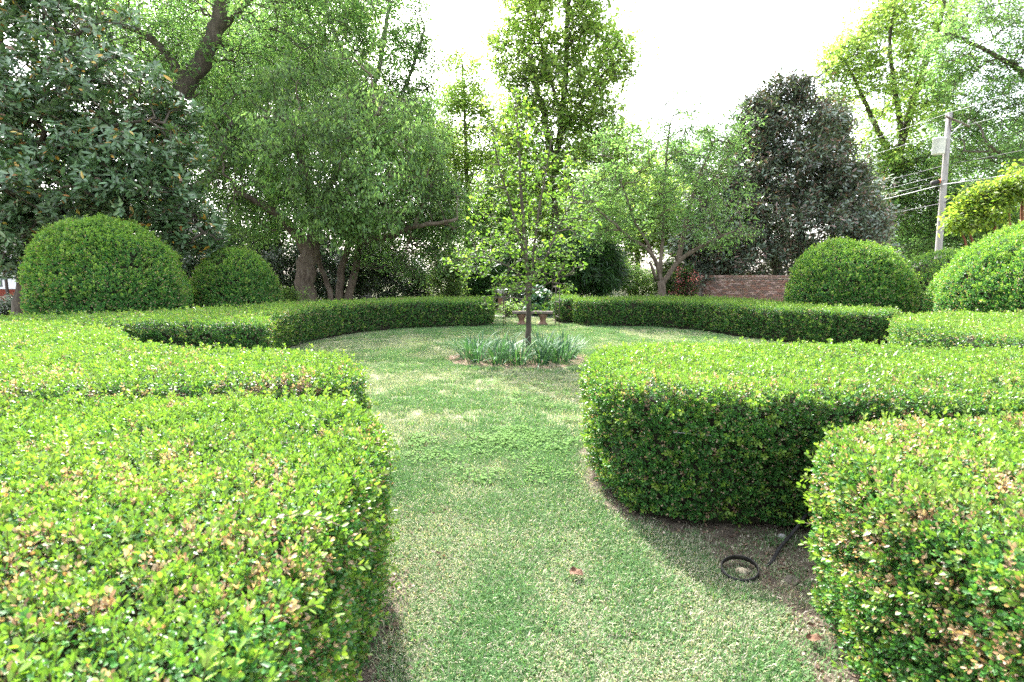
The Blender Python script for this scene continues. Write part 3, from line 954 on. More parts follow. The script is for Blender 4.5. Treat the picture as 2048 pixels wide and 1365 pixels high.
# --- leaning tree with hanging foliage
tree('drooping_tree', 'gnarled tree with a thick furrowed trunk and soft hanging foliage, behind the smaller left dome', 'tree', (-8.07,20.00,-0.19)[:2] + (0,),
     [([(-8.11,20.00,-0.19), (-8.04,20.00,0.79), (-7.94,20.00,1.66), (-7.76,20.00,2.42), (-7.81,20.00,2.93)], .40, .33),
      ([(-7.90,20.00,2.42), (-8.21,20.00,2.99), (-8.53,20.00,3.46), (-8.99,19.80,3.90), (-9.67,19.60,4.33), (-10.20,19.40,4.57)], .24, .08),
      ([(-7.77,20.00,2.70), (-7.50,20.00,3.36), (-7.43,19.80,4.08), (-7.54,19.60,4.78), (-7.79,19.50,5.75), (-7.87,19.40,6.78)], .24, .09),
      ([(-7.65,20.00,3.08), (-6.81,19.60,3.79), (-5.91,19.20,4.45), (-5.02,19.00,4.95), (-4.16,18.80,5.17)], .16, .06),
      ([(-7.44,19.80,3.81), (-6.56,19.60,5.23), (-5.58,19.60,6.65), (-4.81,19.60,7.53)], .14, .05)],
     [(-6.87,19.00,5.64,2.78,2.23,1.53,220), (-8.89,20.00,6.40,1.95,1.56,1.61,130), (-5.03,18.30,4.15,1.61,1.29,1.10,130), (-6.16,18.20,3.46,1.07,0.85,0.82,60), (-4.11,19.50,5.75,1.71,1.37,1.77,150),
      (-10.26,20.00,5.67,1.37,1.09,1.61,80), (-3.31,20.00,4.39,1.17,0.94,1.61,90), (-5.48,20.00,7.29,1.95,1.56,1.21,100), (-7.66,19.00,4.25,1.11,0.89,0.96,60), (-10.01,20.00,3.64,1.17,0.94,1.01,60), (-8.81,20.50,8.53,1.40,1.12,1.03,70), (-6.49,21.00,8.88,1.23,0.98,1.27,70), (-3.42,21.00,7.21,1.03,0.82,1.27,60), (-11.66,21.00,7.21,1.03,0.82,1.27,50)],
     G_droop, 4, M_barkb, 1003, gap=.38, gfreq=.7, per=2, spread=.42, scale=.95, droop=.12)

# --- three leaning stems with a long mossy limb
tree('multistem_tree', 'tree of slim leaning brown stems with one long level limb, right of the gnarled trunk', 'tree', (-7.07,21.50,-0.11)[:2] + (0,),
     [([(-6.98,21.50,-0.11), (-6.85,21.50,0.63), (-6.63,21.50,1.35), (-6.39,21.50,2.28), (-6.27,21.50,3.20), (-6.15,21.50,4.20)], .17, .12),
      ([(-7.32,21.50,-0.11), (-7.22,21.50,0.73), (-7.09,21.50,1.77), (-6.85,21.50,2.48), (-6.64,21.50,3.20), (-6.52,21.50,4.00)], .17, .11),
      ([(-7.40,21.00,-0.07), (-7.42,21.00,0.75), (-7.58,21.00,1.36), (-7.79,21.00,1.96), (-7.88,21.00,2.56)], .12, .09),
      ([(-6.90,21.30,3.18), (-6.01,20.60,2.95), (-4.91,20.00,2.95), (-4.21,19.60,3.16), (-3.58,19.30,3.32), (-2.62,19.00,3.43), (-1.96,18.80,3.55)], .19, .05),
      ([(-3.58,19.30,3.35), (-3.23,19.50,4.32), (-3.01,19.60,4.87)], .09, .04)],
     [(-5.30,21.00,3.75,2.26,1.80,0.95,110), (-3.15,20.00,3.08,1.17,0.94,1.01,90), (-6.99,22.00,4.67,1.72,1.38,1.33,90), (-3.55,20.00,2.13,0.98,0.78,0.80,50), (-5.47,21.50,2.38,1.26,1.01,0.87,50), (-2.49,19.50,3.96,0.95,0.76,0.98,60)],
     G_mid, 4, M_barkb, 1004, per=2, spread=.35, scale=.9, tint0=-.12)

# --- bright maple rising into the sky
tree('maple_tree', 'tall bright green maple rising against the white sky at the centre', 'tree', (2.75,30.00,0.06)[:2] + (0,),
     [([(2.75,30.00,0.03), (2.52,30.00,5.25), (2.14,30.00,8.55), (1.79,30.00,10.57), (1.33,30.00,11.89), (1.05,30.00,13.59)], .3, .13),
      ([(2.38,30.00,7.19), (2.75,30.00,9.90), (2.99,30.00,12.81), (3.03,30.00,15.90), (3.13,30.00,18.40)], .22, .08),
      ([(2.64,30.00,9.09), (3.93,30.00,11.23), (5.28,30.00,12.81), (6.23,30.00,13.59)], .13, .05),
      ([(2.74,30.00,10.43), (1.82,30.00,13.33), (1.26,30.00,15.64)], .11, .05)],
     [(5.94,30.00,8.82,1.61,1.29,1.51,90), (6.97,30.00,7.46,1.46,1.17,1.36,70), (2.35,30.00,15.64,3.20,2.56,2.11,336), (0.44,30.00,13.59,1.98,1.58,1.81,182), (4.58,30.00,13.33,2.44,1.95,1.96,210), (2.67,30.00,11.49,3.35,2.68,1.81,266), (5.95,30.00,13.59,1.16,0.93,1.27,56),
      (1.57,30.00,9.63,2.74,2.19,1.81,196), (2.59,30.00,17.91,2.74,2.19,2.41,154), (4.66,30.00,9.63,1.83,1.46,1.81,125), (3.57,30.00,7.46,3.35,2.68,1.81,210), (1.58,30.00,7.74,2.74,2.19,1.81,140), (3.03,30.00,5.25,3.66,2.93,1.81,168)],
     G_maple, 4, M_barkd, 1005, gap=.16, per=2, spread=.6, scale=1.15, rtip=.014)

tree('poplar_tree', 'slender pale yellow green tree left of the maple, thin against the sky', 'tree', (-3.12,36.00,0.00)[:2] + (0,),
     [([(-3.12,36.00,0.00), (-3.05,36.00,6.66), (-3.16,36.00,11.57), (-3.28,36.00,15.37)], .22, .06)],
     [(-3.29,36.00,14.27,1.49,1.20,1.99,117), (-3.00,36.00,11.25,2.64,2.11,2.90,260), (-4.55,36.00,8.64,2.42,1.93,2.90,221), (-2.19,36.00,6.99,3.30,2.64,2.90,247), (-3.43,36.00,3.63,3.52,2.81,2.17,169), (-1.18,37.00,11.52,1.81,1.45,2.23,104)],
     G_yel, 4, M_barkg, 1006, per=2, spread=.6, scale=.9, alpha=.1, gap=.2)

# --- dogwood with spreading limbs
tree('dogwood_tree', 'low branching tree with airy pale foliage and a vase of grey limbs, right of centre', 'tree', (5.32,18.00,-0.01)[:2] + (0,),
     [([(5.32,18.00,-0.01), (5.28,18.00,0.69), (5.25,18.00,1.07), (5.20,18.00,1.35)], .15, .125),
      ([(5.21,18.00,1.28), (5.06,18.00,1.82), (4.89,18.00,2.21), (4.47,17.80,2.54), (3.90,17.60,2.86), (3.41,17.50,3.27), (2.84,17.40,3.70)], .09, .025),
      ([(5.16,18.00,1.56), (5.17,18.00,2.16), (5.27,18.20,2.94), (5.29,18.30,4.15), (5.34,18.40,5.34), (5.46,18.50,6.70)], .075, .025),
      ([(5.26,18.00,1.21), (5.51,18.00,1.63), (5.77,18.00,2.01), (6.02,17.80,2.24), (6.53,17.60,2.57), (7.15,17.50,2.89), (7.76,17.40,3.13)], .10, .03),
      ([(4.89,18.00,2.21), (4.63,18.00,2.76), (4.27,18.00,3.27), (3.95,18.00,4.10), (3.59,18.00,4.93)], .06, .02),
      ([(5.77,18.00,2.01), (6.01,18.30,2.78), (6.21,18.40,3.82), (6.57,18.50,5.03), (7.08,18.60,6.23)], .10, .03),
      ([(4.97,17.80,1.39), (4.76,17.60,1.81), (4.65,17.50,1.98)], .06, .04)],
     [(3.44,18.00,4.27,1.23,0.98,1.00,72), (2.79,17.60,3.23,0.86,0.69,0.71,43), (4.51,18.00,5.42,1.41,1.12,1.09,79), (5.54,18.50,6.95,0.90,0.72,1.02,43), (6.47,18.30,5.66,1.52,1.22,1.20,86),
      (5.80,17.60,3.88,1.38,1.10,0.80,64), (7.28,18.00,4.27,1.05,0.84,1.09,36), (6.98,17.50,2.89,1.37,1.09,0.46,32), (4.03,19.00,5.98,1.11,0.89,1.05,43), (7.67,18.60,6.56,0.82,0.65,0.84,25), (2.33,18.00,4.10,0.70,0.56,0.91,28), (4.54,17.80,3.08,1.04,0.83,0.54,28)],
     G_pale, 4, M_barkb, 1007, per=2, spread=.3, scale=.85, rtip=.009, alpha=.2)

# --- dark magnolias
tree('magnolia_tree', 'broad cone shaped dark magnolia with rusty leaf undersides, behind the brick wall', 'tree', (14.06,25.00,0.04)[:2] + (0,),
     [([(14.06,25.00,0.04), (13.82,25.00,3.93), (13.48,25.00,7.38), (13.24,25.00,9.84)], .26, .07),
      ([(13.07,25.00,0.11), (12.72,25.00,1.80), (12.25,25.00,3.46), (12.00,25.00,5.56)], .13, .05),
      ([(12.78,25.00,0.11), (12.82,25.00,1.32), (12.95,25.00,2.76), (12.92,25.00,4.63)], .11, .05),
      ([(9.28,24.50,0.14), (9.24,24.50,1.80), (9.14,24.50,2.96), (9.18,24.50,4.12)], .14, .08),
      ([(15.03,25.00,0.11), (15.30,25.00,2.76), (15.59,25.00,5.10)], .12, .05)],
     [(12.80,25.00,9.73,1.40,1.12,0.88,66), (12.96,25.00,8.06,2.55,2.04,1.51,198), (12.87,25.00,6.02,3.49,2.79,1.63,308), (12.98,24.50,3.89,4.34,3.47,1.48,352), (13.35,24.50,2.03,4.21,3.37,1.11,187), (9.40,24.50,2.96,1.71,1.37,1.48,209),
      (10.32,25.00,5.10,1.88,1.50,1.76,187), (11.39,25.00,6.93,1.34,1.07,1.51,99), (8.87,24.50,1.56,1.32,1.05,0.62,66), (16.40,25.00,4.87,1.21,0.97,1.38,121), (14.70,25.00,8.28,1.07,0.86,1.13,77), (11.62,25.00,8.95,1.07,0.86,1.13,66), (15.26,24.60,5.50,1.32,1.06,1.24,88), (15.18,25.00,6.70,1.21,0.97,1.38,66), (16.90,25.00,3.23,1.07,0.86,0.75,55)],
     G_dark, 4, M_barkd, 1008, gap=.2, per=2, spread=.28, scale=1.15, rtip=.011, tintamp=.5)

# --- yellow green trees and the drooping one on the right
tree('oak_tree', 'tall yellow green tree with open branches behind the dark magnolia at right', 'tree', (30.21,40.00,0.02)[:2] + (0,),
     [([(30.22,40.00,-0.01), (29.50,40.00,5.36), (28.99,40.00,8.70), (29.12,40.00,11.25)], .5, .35),
      ([(29.16,40.00,10.89), (29.63,40.00,13.75), (30.42,40.00,16.91), (31.19,40.00,20.00), (31.55,40.00,23.36)], .26, .1),
      ([(29.11,40.00,9.43), (27.12,40.00,12.68), (25.78,40.00,15.16), (24.50,40.00,17.25)], .22, .08),
      ([(29.28,40.00,11.61), (28.37,40.00,15.16), (27.71,40.00,18.29), (27.78,40.00,21.35)], .2, .08),
      ([(27.92,38.00,8.87), (28.85,38.00,9.66), (29.94,38.00,10.14), (31.20,38.00,11.10)], .22, .1)],
     [(24.53,40.00,16.91,2.15,1.72,2.41,80), (27.34,40.00,18.29,3.52,2.81,3.02,170), (30.44,41.00,20.81,4.00,3.20,2.47,140), (28.10,40.00,14.10,3.71,2.97,2.62,150), (31.36,41.00,15.50,3.20,2.56,3.30,120), (27.00,40.00,9.80,2.15,1.72,2.41,80),
      (29.30,39.00,9.24,3.05,2.44,2.16,90), (30.86,41.00,23.90,5.61,4.48,2.47,80), (23.61,40.00,14.46,1.17,0.94,1.41,20), (28.89,40.00,5.74,2.34,1.88,2.01,50)],
     G_yel, 4, M_barkd, 1009, gap=.38, per=2, spread=.65, scale=1.15, rtip=.016)

tree('elm_tree', 'mid green tree with arching dark limbs reaching in from the right edge', 'tree', (36.20,33.00,0.04)[:2] + (0,),
     [([(36.20,33.00,0.04), (35.23,33.00,4.70), (34.10,33.00,8.35), (33.27,33.00,12.20)], .45, .3),
      ([(33.66,33.00,10.44), (30.71,32.50,13.46), (28.39,32.00,14.39), (26.84,32.00,15.08), (25.32,32.00,15.60)], .24, .06),
      ([(34.38,33.00,7.45), (30.90,32.00,8.12), (29.06,31.50,8.62), (27.65,31.00,9.12)], .2, .07),
      ([(33.35,33.00,11.61), (31.89,33.00,15.64), (30.26,33.00,18.99)], .2, .08)],
     [(27.93,32.00,15.76,3.44,2.75,2.41,190), (31.55,33.00,13.65,2.90,2.32,2.66,160), (28.64,33.00,12.49,2.90,2.32,2.32,140), (29.57,32.00,9.60,2.50,2.00,1.93,110), (31.45,33.00,18.99,4.19,3.35,2.32,90), (26.58,33.00,14.51,1.61,1.29,1.66,60), (28.90,34.00,9.79,1.99,1.59,2.05,80),
      (32.31,33.00,7.75,1.93,1.55,1.99,70)],
     G_mid, 4, M_barkd, 1010, per=2, spread=.55, scale=1.15, rtip=.014)

# --- smaller trees filling the middle distance behind the pole and behind the lawn
fills = [('pale leafy tree low behind the wooden utility pole', (30.54,38.00,0.17), [(29.63,38.00,5.53,2.97,2.38,2.10,180), (28.78,38.00,8.52,1.86,1.48,1.53,110), (32.45,38.00,6.24,2.60,2.08,2.29,165), (29.81,37.00,2.98,3.61,2.89,1.49,165), (33.27,36.00,4.98,2.46,1.97,2.17,150)], G_mid, .05),
         ('bushy mid green tree closing the gap behind the arbour', (-0.79,34.00,0.09), [(-1.27,34.00,4.15,2.32,1.86,2.05,165), (1.17,34.00,5.43,2.66,2.12,2.39,195), (3.78,34.00,4.15,2.32,1.86,2.05,165), (5.88,35.00,5.54,2.05,1.64,2.46,135)], G_mid, .1),
         ('light green tree between the low branching tree and the brick wall', (9.58,40.00,0.02), [(8.68,40.00,4.24,2.34,1.88,2.41,135), (10.93,40.00,5.74,2.73,2.19,2.41,150), (14.06,40.00,4.24,2.34,1.88,2.41,120), (10.61,42.00,7.90,3.28,2.62,2.11,120)], G_yel, -.1),
         ('dense green tree filling the background behind the gnarled trunk', (-13.57,30.00,0.11), [(-15.94,30.00,3.85,2.64,2.11,2.41,255), (-12.74,30.00,4.41,2.64,2.11,2.72,255), (-9.62,30.00,3.56,2.64,2.11,2.41,225), (-14.27,30.00,7.46,2.93,2.34,2.11,180), (-6.66,31.00,3.92,2.42,1.94,2.49,195), (-11.22,31.00,7.94,3.03,2.42,2.49,165)], G_mid, -.1),
         ('dense green tree filling the background behind the large left dome', (-22.50,28.00,0.07), [(-24.27,28.00,3.69,3.01,2.41,2.53,225), (-19.98,28.00,3.69,3.01,2.41,2.25,225), (-18.32,28.00,7.32,3.01,2.41,2.53,195), (-23.78,28.00,8.08,3.28,2.62,2.53,180), (-26.46,28.00,5.52,2.46,1.97,1.97,135)], G_mid, -.1),
         ('tall leafy tree far behind the drooping tree', (-20.76,46.00,0.02), [(-19.81,46.00,16.39,6.29,5.03,5.09,300), (-25.91,46.00,14.76,4.94,3.95,4.63,180), (-13.93,46.00,13.94,4.94,3.95,4.63,210), (-8.82,46.00,12.29,3.14,2.52,4.16,135), (-17.81,46.00,21.98,7.19,5.75,4.16,180)], G_yel, -.1),
         ('pale green tree hazy behind the low branching tree', (18.29,50.00,-0.11), [(14.46,50.00,10.95,3.42,2.73,3.02,120), (18.67,50.00,11.86,3.91,3.12,3.52,140), (17.03,50.00,6.32,5.37,4.30,3.02,150), (22.63,50.00,8.65,3.42,2.73,4.02,110), (9.32,50.00,8.65,3.42,2.73,3.52,110)], G_mid, .15),
         ('broad green tree beyond the pole, low at the right edge', (42.30,45.00,-0.08), [(37.03,45.00,12.05,3.08,2.46,3.62,120), (40.71,45.00,9.59,3.96,3.16,3.17,140), (43.80,45.00,12.05,3.52,2.81,4.07,120), (37.01,44.00,4.50,4.73,3.78,2.21,150), (42.50,44.00,4.50,3.44,2.75,2.66,110), (32.47,46.00,5.07,3.14,2.52,2.78,100)], G_mid, .1),
         ('soft green tree beyond the lawn between the young tree and the maple', (-5.79,48.00,-0.19), [(-6.51,48.00,11.88,2.81,2.25,3.86,110), (-3.85,48.00,7.02,3.75,3.00,3.86,150), (-0.18,48.00,9.25,3.28,2.62,3.86,120), (3.49,48.00,6.58,4.22,3.38,3.38,140), (7.96,48.00,11.45,2.81,2.25,2.90,90)], G_mid, .15),
         ('tall leafy tree high above the forked trunk', (-23.95,34.00,0.32), [(-22.42,34.00,17.23,4.65,3.72,3.08,240), (-18.82,34.00,15.78,3.65,2.92,3.08,190), (-26.26,34.00,16.07,3.32,2.66,3.08,140), (-22.77,34.00,13.42,3.98,3.19,2.39,160), (-15.03,34.00,16.65,3.65,2.92,3.08,180), (-18.43,34.00,12.52,3.32,2.66,2.74,150)], G_mid, .05)]
for i, (lab, b, bl, ng, t0) in enumerate(fills):
    x, y = b[0], b[1]
    top = max(q[2] for q in bl)
    tree('background_tree', lab, 'tree', (x, y, 0), [([(x, y, -.1), (x + .1, y, top * .35), (x - .1, y, top * .7), (x + .1, y, top)], .24, .06)], bl, ng, 4 if ng is not G_far else 3, M_barkd, 1100 + i,
         group='trees closing the background', gap=.30, per=3, spread=.9, scale=(1.25 if ng is not G_yel else 1.0) * max(1, y / 32), rtip=.014, tint0=t0, maxseg=.8)

# --- shrubs (one maker)
def shrub(name, label, base, blobs, ng, nvar, seed, cat='shrub', group=None, bark=M_barkd, n_st=5, per=2, scale=1.0, tint0=0.0, spread=.2, tintamp=.35, rtip=.006):
    g = np.random.default_rng(seed)
    x, y = base[0], base[1]
    c = np.mean([b[:3] for b in blobs], 0)
    lm = []
    for i in range(n_st):
        t = blobs[i % len(blobs)][:3]
        a = g.random() * 6.28
        p0 = (x + .15 * math.cos(a), y + .15 * math.sin(a), -.03)
        lm.append(([p0, ((p0[0] * .6 + t[0] * .4), (p0[1] * .6 + t[1] * .4), t[2] * .55), (t[0] + (g.random() - .5) * .4, t[1] + (g.random() - .5) * .4, t[2] * .95)], .045, .015))
    return tree(name, label, cat, (x, y, 0), lm, blobs, ng, nvar, bark, seed, group, scale, per, rtip, tint0, spread=spread, tintamp=tintamp, maxseg=.35, step=.15, minz=.08, gap=.0)


G_small = scatter_group('small_dark_leaves', [clump(121 + i, 'simple', 36, .22, .075, DEEP + MAGD, M_glossy) for i in range(3)])
G_lites = scatter_group('small_light_leaves', [clump(131 + i, 'simple', 34, .22, .07, PALE + YELG, M_tree) for i in range(3)])
shrub('holly_shrub', 'very dark holly mass in the shade left of the arbour', (-5.48,24.00,0.17), [(-5.21,24.00,1.33,1.52,1.22,1.21,260), (-6.49,24.50,2.03,1.20,0.96,1.23,160), (-4.14,23.80,0.87,0.58,0.46,0.67,60)], G_small, 3, 1201, scale=1.25)
shrub('holly_shrub', 'dark holly undergrowth behind the slim leaning stems', (-8.39,25.00,0.11), [(-8.10,25.00,1.32,1.71,1.37,1.26,260), (-9.47,25.50,1.81,1.49,1.20,1.54,200)], G_small, 3, 1202, scale=1.25)
shrub('holly_shrub', 'dark holly undergrowth left of the thick furrowed trunk', (-11.32,25.00,0.06), [(-11.25,25.00,1.32,1.71,1.37,1.38,260), (-13.41,26.00,2.06,1.78,1.42,1.83,240)], G_small, 3, 1203, scale=1.3)
shrub('holly_shrub', 'dark low holly between the two left domes', (-13.83,22.00,0.18), [(-13.53,22.00,1.35,1.29,1.03,1.33,200), (-14.77,22.00,1.77,1.29,1.03,1.33,150)], G_small, 3, 1204, scale=1.3)
shrub('cedar_shrub', 'spreading dark cedar left of the arbour behind the lawn', (-0.80,24.00,0.28), [(-1.14,24.00,1.33,1.29,1.03,0.97,170), (0.26,24.50,1.56,1.08,0.86,1.04,140)], G_cedar, 3, 1205, scale=1.2)
shrub('cedar_shrub', 'spreading dark cedar right of the arbour behind the lawn', (2.95,24.00,0.26), [(2.46,24.00,1.68,1.41,1.12,1.09,190), (4.05,24.50,1.80,1.08,0.86,1.23,160), (3.22,24.60,2.74,1.20,0.96,0.74,90)], G_cedar, 3, 1206, scale=1.2)
shrub('chartreuse_shrub', 'small yellow green shrub at the foot of the furrowed trunk', (-8.05,18.20,0.15), [(-7.98,18.20,0.75,0.36,0.28,0.33,40)], G_lites, 3, 1207, n_st=3)
shrub('flowering_shrub', 'pale yellow green shrub beyond the curved right hedge, left of the low branching tree', (6.57,28.00,0.35), [(6.46,28.00,1.29,1.37,1.09,0.79,130), (7.77,28.00,1.02,0.96,0.77,0.62,70), (5.92,29.00,1.84,0.85,0.68,0.88,60)], G_lites, 3, 1208, scale=1.3)
shrub('leafy_shrub', 'light leafy shrub beyond the far left hedge, beside the dark holly mass', (-2.77,22.00,0.39), [(-2.75,22.00,1.24,0.75,0.60,0.84,110), (-2.53,22.00,2.09,0.64,0.52,0.66,60)], G_lites, 3, 1209, scale=1.3, tint0=-.2)
shrub('green_shrub', 'mid green shrub low behind the low branching tree', (7.51,24.00,0.40), [(7.47,24.00,1.33,0.80,0.64,0.92,170)], G_lites, 3, 1210, scale=1.2, tint0=-.4)

# azalea with pink flowers by the wall pillar
AZP = [(.75, .2, .28), (.8, .34, .4), (.65, .14, .22)]
G_az = scatter_group('azalea_sprays', [clump(141, 'simple', 30, .18, .07, [(.11, .06, .04), (.07, .05, .03), (.05, .1, .03)], M_tree), clump(142, 'simple', 26, .17, .06, AZP, M_tree), clump(143, 'simple', 30, .18, .07, DEEP, M_tree)])
shrub('azalea_shrub', 'reddish azalea with pink flowers beside the brick pillar', (6.91,20.50,0.57), [(6.89,20.50,1.03,0.40,0.32,0.41,60), (6.89,20.50,1.44,0.30,0.24,0.21,60)], G_az, 3, 1211, scale=.9, n_st=4)

# hosta like clump and greens under the arbour
G_hosta = scatter_group('broad_leaves', [clump(151 + i, 'heart', 22, .26, .17, [(.06, .15, .075), (.045, .12, .06), (.09, .2, .1)], M_glossy, .3) for i in range(3)])
shrub('hydrangea_shrub', 'blue green broad leaved shrub behind the stone bench', (1.13,19.60,-0.02), [(1.13,19.60,0.42,0.38,0.31,0.35,40)], G_hosta, 3, 1212, n_st=3, per=2)
shrub('leafy_shrub', 'low bright green plant behind the left end of the bench', (-0.07,19.00,-0.03), [(-0.11,19.00,0.23,0.22,0.18,0.23,20)], G_lites, 3, 1213, n_st=3, tint0=-.1)
shrub('holly_shrub', 'dark bush standing behind the bench and the young tree', (0.44,21.20,-0.04), [(0.33,21.20,0.58,0.46,0.36,0.51,70), (0.79,21.20,0.54,0.33,0.27,0.47,50)], G_small, 3, 1214, n_st=3)

# feathery shrub with rusty stems at the right edge
G_feather = scatter_group('feathery_sprays', [clump(161 + i, 'simple', 34, .24, .10, [(.24, .34, .05), (.18, .28, .04), (.3, .38, .06), (.12, .21, .035)], M_tree, .35, .6) for i in range(4)])
fx = (13.11,14.00,0.88)
tree('feathery_shrub', 'feathery yellow green shrub with rusty bare stems above the big right dome', 'shrub', fx[:2] + (0,),
     [([(fx[0], fx[1], -.05), (12.58,14.00,1.96), (12.30,14.00,2.62), (12.04,14.00,3.15)], .06, .02),
      ([(fx[0] + .2, fx[1], -.05), (12.95,14.00,2.22), (12.95,14.00,3.02), (12.79,14.00,3.54)], .06, .02),
      ([(fx[0] + .4, fx[1], -.05), (13.36,14.00,2.49), (13.25,14.00,3.28), (13.12,14.00,3.80)], .07, .03),
      ([(fx[0] + .5, fx[1] + .2, -.05), (13.85,14.20,2.50), (13.80,14.20,3.43), (13.80,14.20,3.96)], .08, .03),
      ([(fx[0] - .2, fx[1], -.05), (12.12,13.80,2.08), (11.98,13.80,2.50), (11.71,13.80,3.00)], .05, .02)],
     [(12.24,14.00,3.17,0.33,0.26,0.28,40), (12.66,14.00,3.51,0.46,0.37,0.34,70), (13.22,14.00,3.82,0.49,0.39,0.31,70), (14.06,14.20,4.02,0.55,0.44,0.40,70), (11.85,13.80,2.92,0.19,0.15,0.14,18), (12.55,13.90,3.11,0.41,0.33,0.14,26)],
     G_feather, 4, M_rusty, 1015, per=2, spread=.16, scale=.95, rtip=.008, maxseg=.3, step=.15)

# --- near magnolia: every leaf placed, largest ones separate
def rosettes(name, label, cat, base, limbs, blobs, seed, kind, mat, nl, size, cols, odd, bark, lib_kind, parts, spread=.12, rtip=.012, alpha=.28, per_node=1, tilt=(.1, .9), tipcnt=2, ex=.48, step=.2, maxseg=.5, axj=.4, sag=.3, shellv=.5):
    base = tuple(base)
    root = thing(name, label, cat, base)
    L = []
    for i, (pts, r0, r1) in enumerate(limbs):
        p = spline(pts, step); f = np.linspace(0, 1, len(p)); r = r0 + (r1 - r0) * f
        if i == 0: r = r * (1 + .5 * np.exp(-(p[:, 2] - p[0, 2]) / .12))
        g2 = np.random.default_rng(seed + i)
        p[1:-1] += g2.normal(size=(max(0, len(p) - 2), 3)) * r0 * .12
        L.append((p, r))
        MB().tube(p, r, 12 if r0 > .05 else 7, wob=.16, seed=seed + i).build('trunk' if i == 0 else 'limb', bark, root, base=base)
    A = blob_points(blobs, seed, shellv)
    P, par, rad, n0 = grow(L, A, seed, maxseg, alpha)
    V, F, r, cnt = wood(P, par, rad, n0, rtip, ex)
    link('branches', make_mesh('branches', V - np.array(base), F, bark), root, 'stuff')
    g = np.random.default_rng(seed + 9)
    nodes = np.where((np.arange(len(P)) >= n0) & (cnt <= tipcnt))[0]
    nodes = np.repeat(nodes, per_node)
    Q = P[nodes] + g.normal(size=(len(nodes), 3)) * spread
    lp, lR, ls, lc = [], [], [], []
    pal = [tuple(c) for c in cols] + [tuple(c) for c in odd]
    for q in Q:
        ax = g.normal(size=3) * axj + np.array((0, 0, 1.0)) + (np.array((0, -1.0, 0)) * .5 if axj > .5 else 0)
        ax /= np.linalg.norm(ax); bu = np.cross(ax, (1, 0, 0)); bu /= np.linalg.norm(bu); bv = np.cross(ax, bu)
        a0 = g.random() * 6.28
        for k in range(max(2, int(nl * (.7 + .6 * g.random())))):
            a = a0 + k * 2.4
            t = tilt[0] + (tilt[1] - tilt[0]) * g.random()
            d = (bu * math.cos(a) + bv * math.sin(a)) * math.cos(t) + ax * math.sin(t) - np.array((0, 0, sag))
            s = size * (.65 + .6 * g.random())
            lp.append(q + d * .03 + g.normal(size=3) * spread * .35); lR.append(frame(d, g, .7, ax)); ls.append(s)
            lc.append(g.integers(len(cols)) if g.random() > .045 or not odd else len(cols) + g.integers(len(odd)))
    lp = np.array(lp); lR = np.array(lR); ls = np.array(ls); lc = np.array(lc)
    dist = np.linalg.norm(lp - CAM, axis=1) / ls
    d = lp - CAM
    yv = d[:, 1] * math.cos(R(7.35)) - d[:, 2] * math.sin(R(7.35)); zv = d[:, 1] * math.sin(R(7.35)) + d[:, 2] * math.cos(R(7.35))
    vis = (np.abs(d[:, 0]) < yv * .98) & (np.abs(zv) < yv * .65)
    order = np.argsort(np.where(vis, dist, 1e9))[:parts]
    for j in order:
        leaf_part(root, kind, mat, (lR[j], lp[j]), ls[j], pal[lc[j]], base)
    m = np.ones(len(lp), bool); m[order] = False
    tint = (g.random(len(lp)) - .5) * .5
    scatter('crown', lp[m], euler_xyz(lR[m]), ls[m], lc[m], tint[m], lib_kind, root, base=base)
    return root


def one_leaf_lib(name, kind, mat, cols):
    return scatter_group(name, [build_spray(name, [(kind, np.zeros(3), np.eye(3), 1.0, c)], mat) for c in cols])


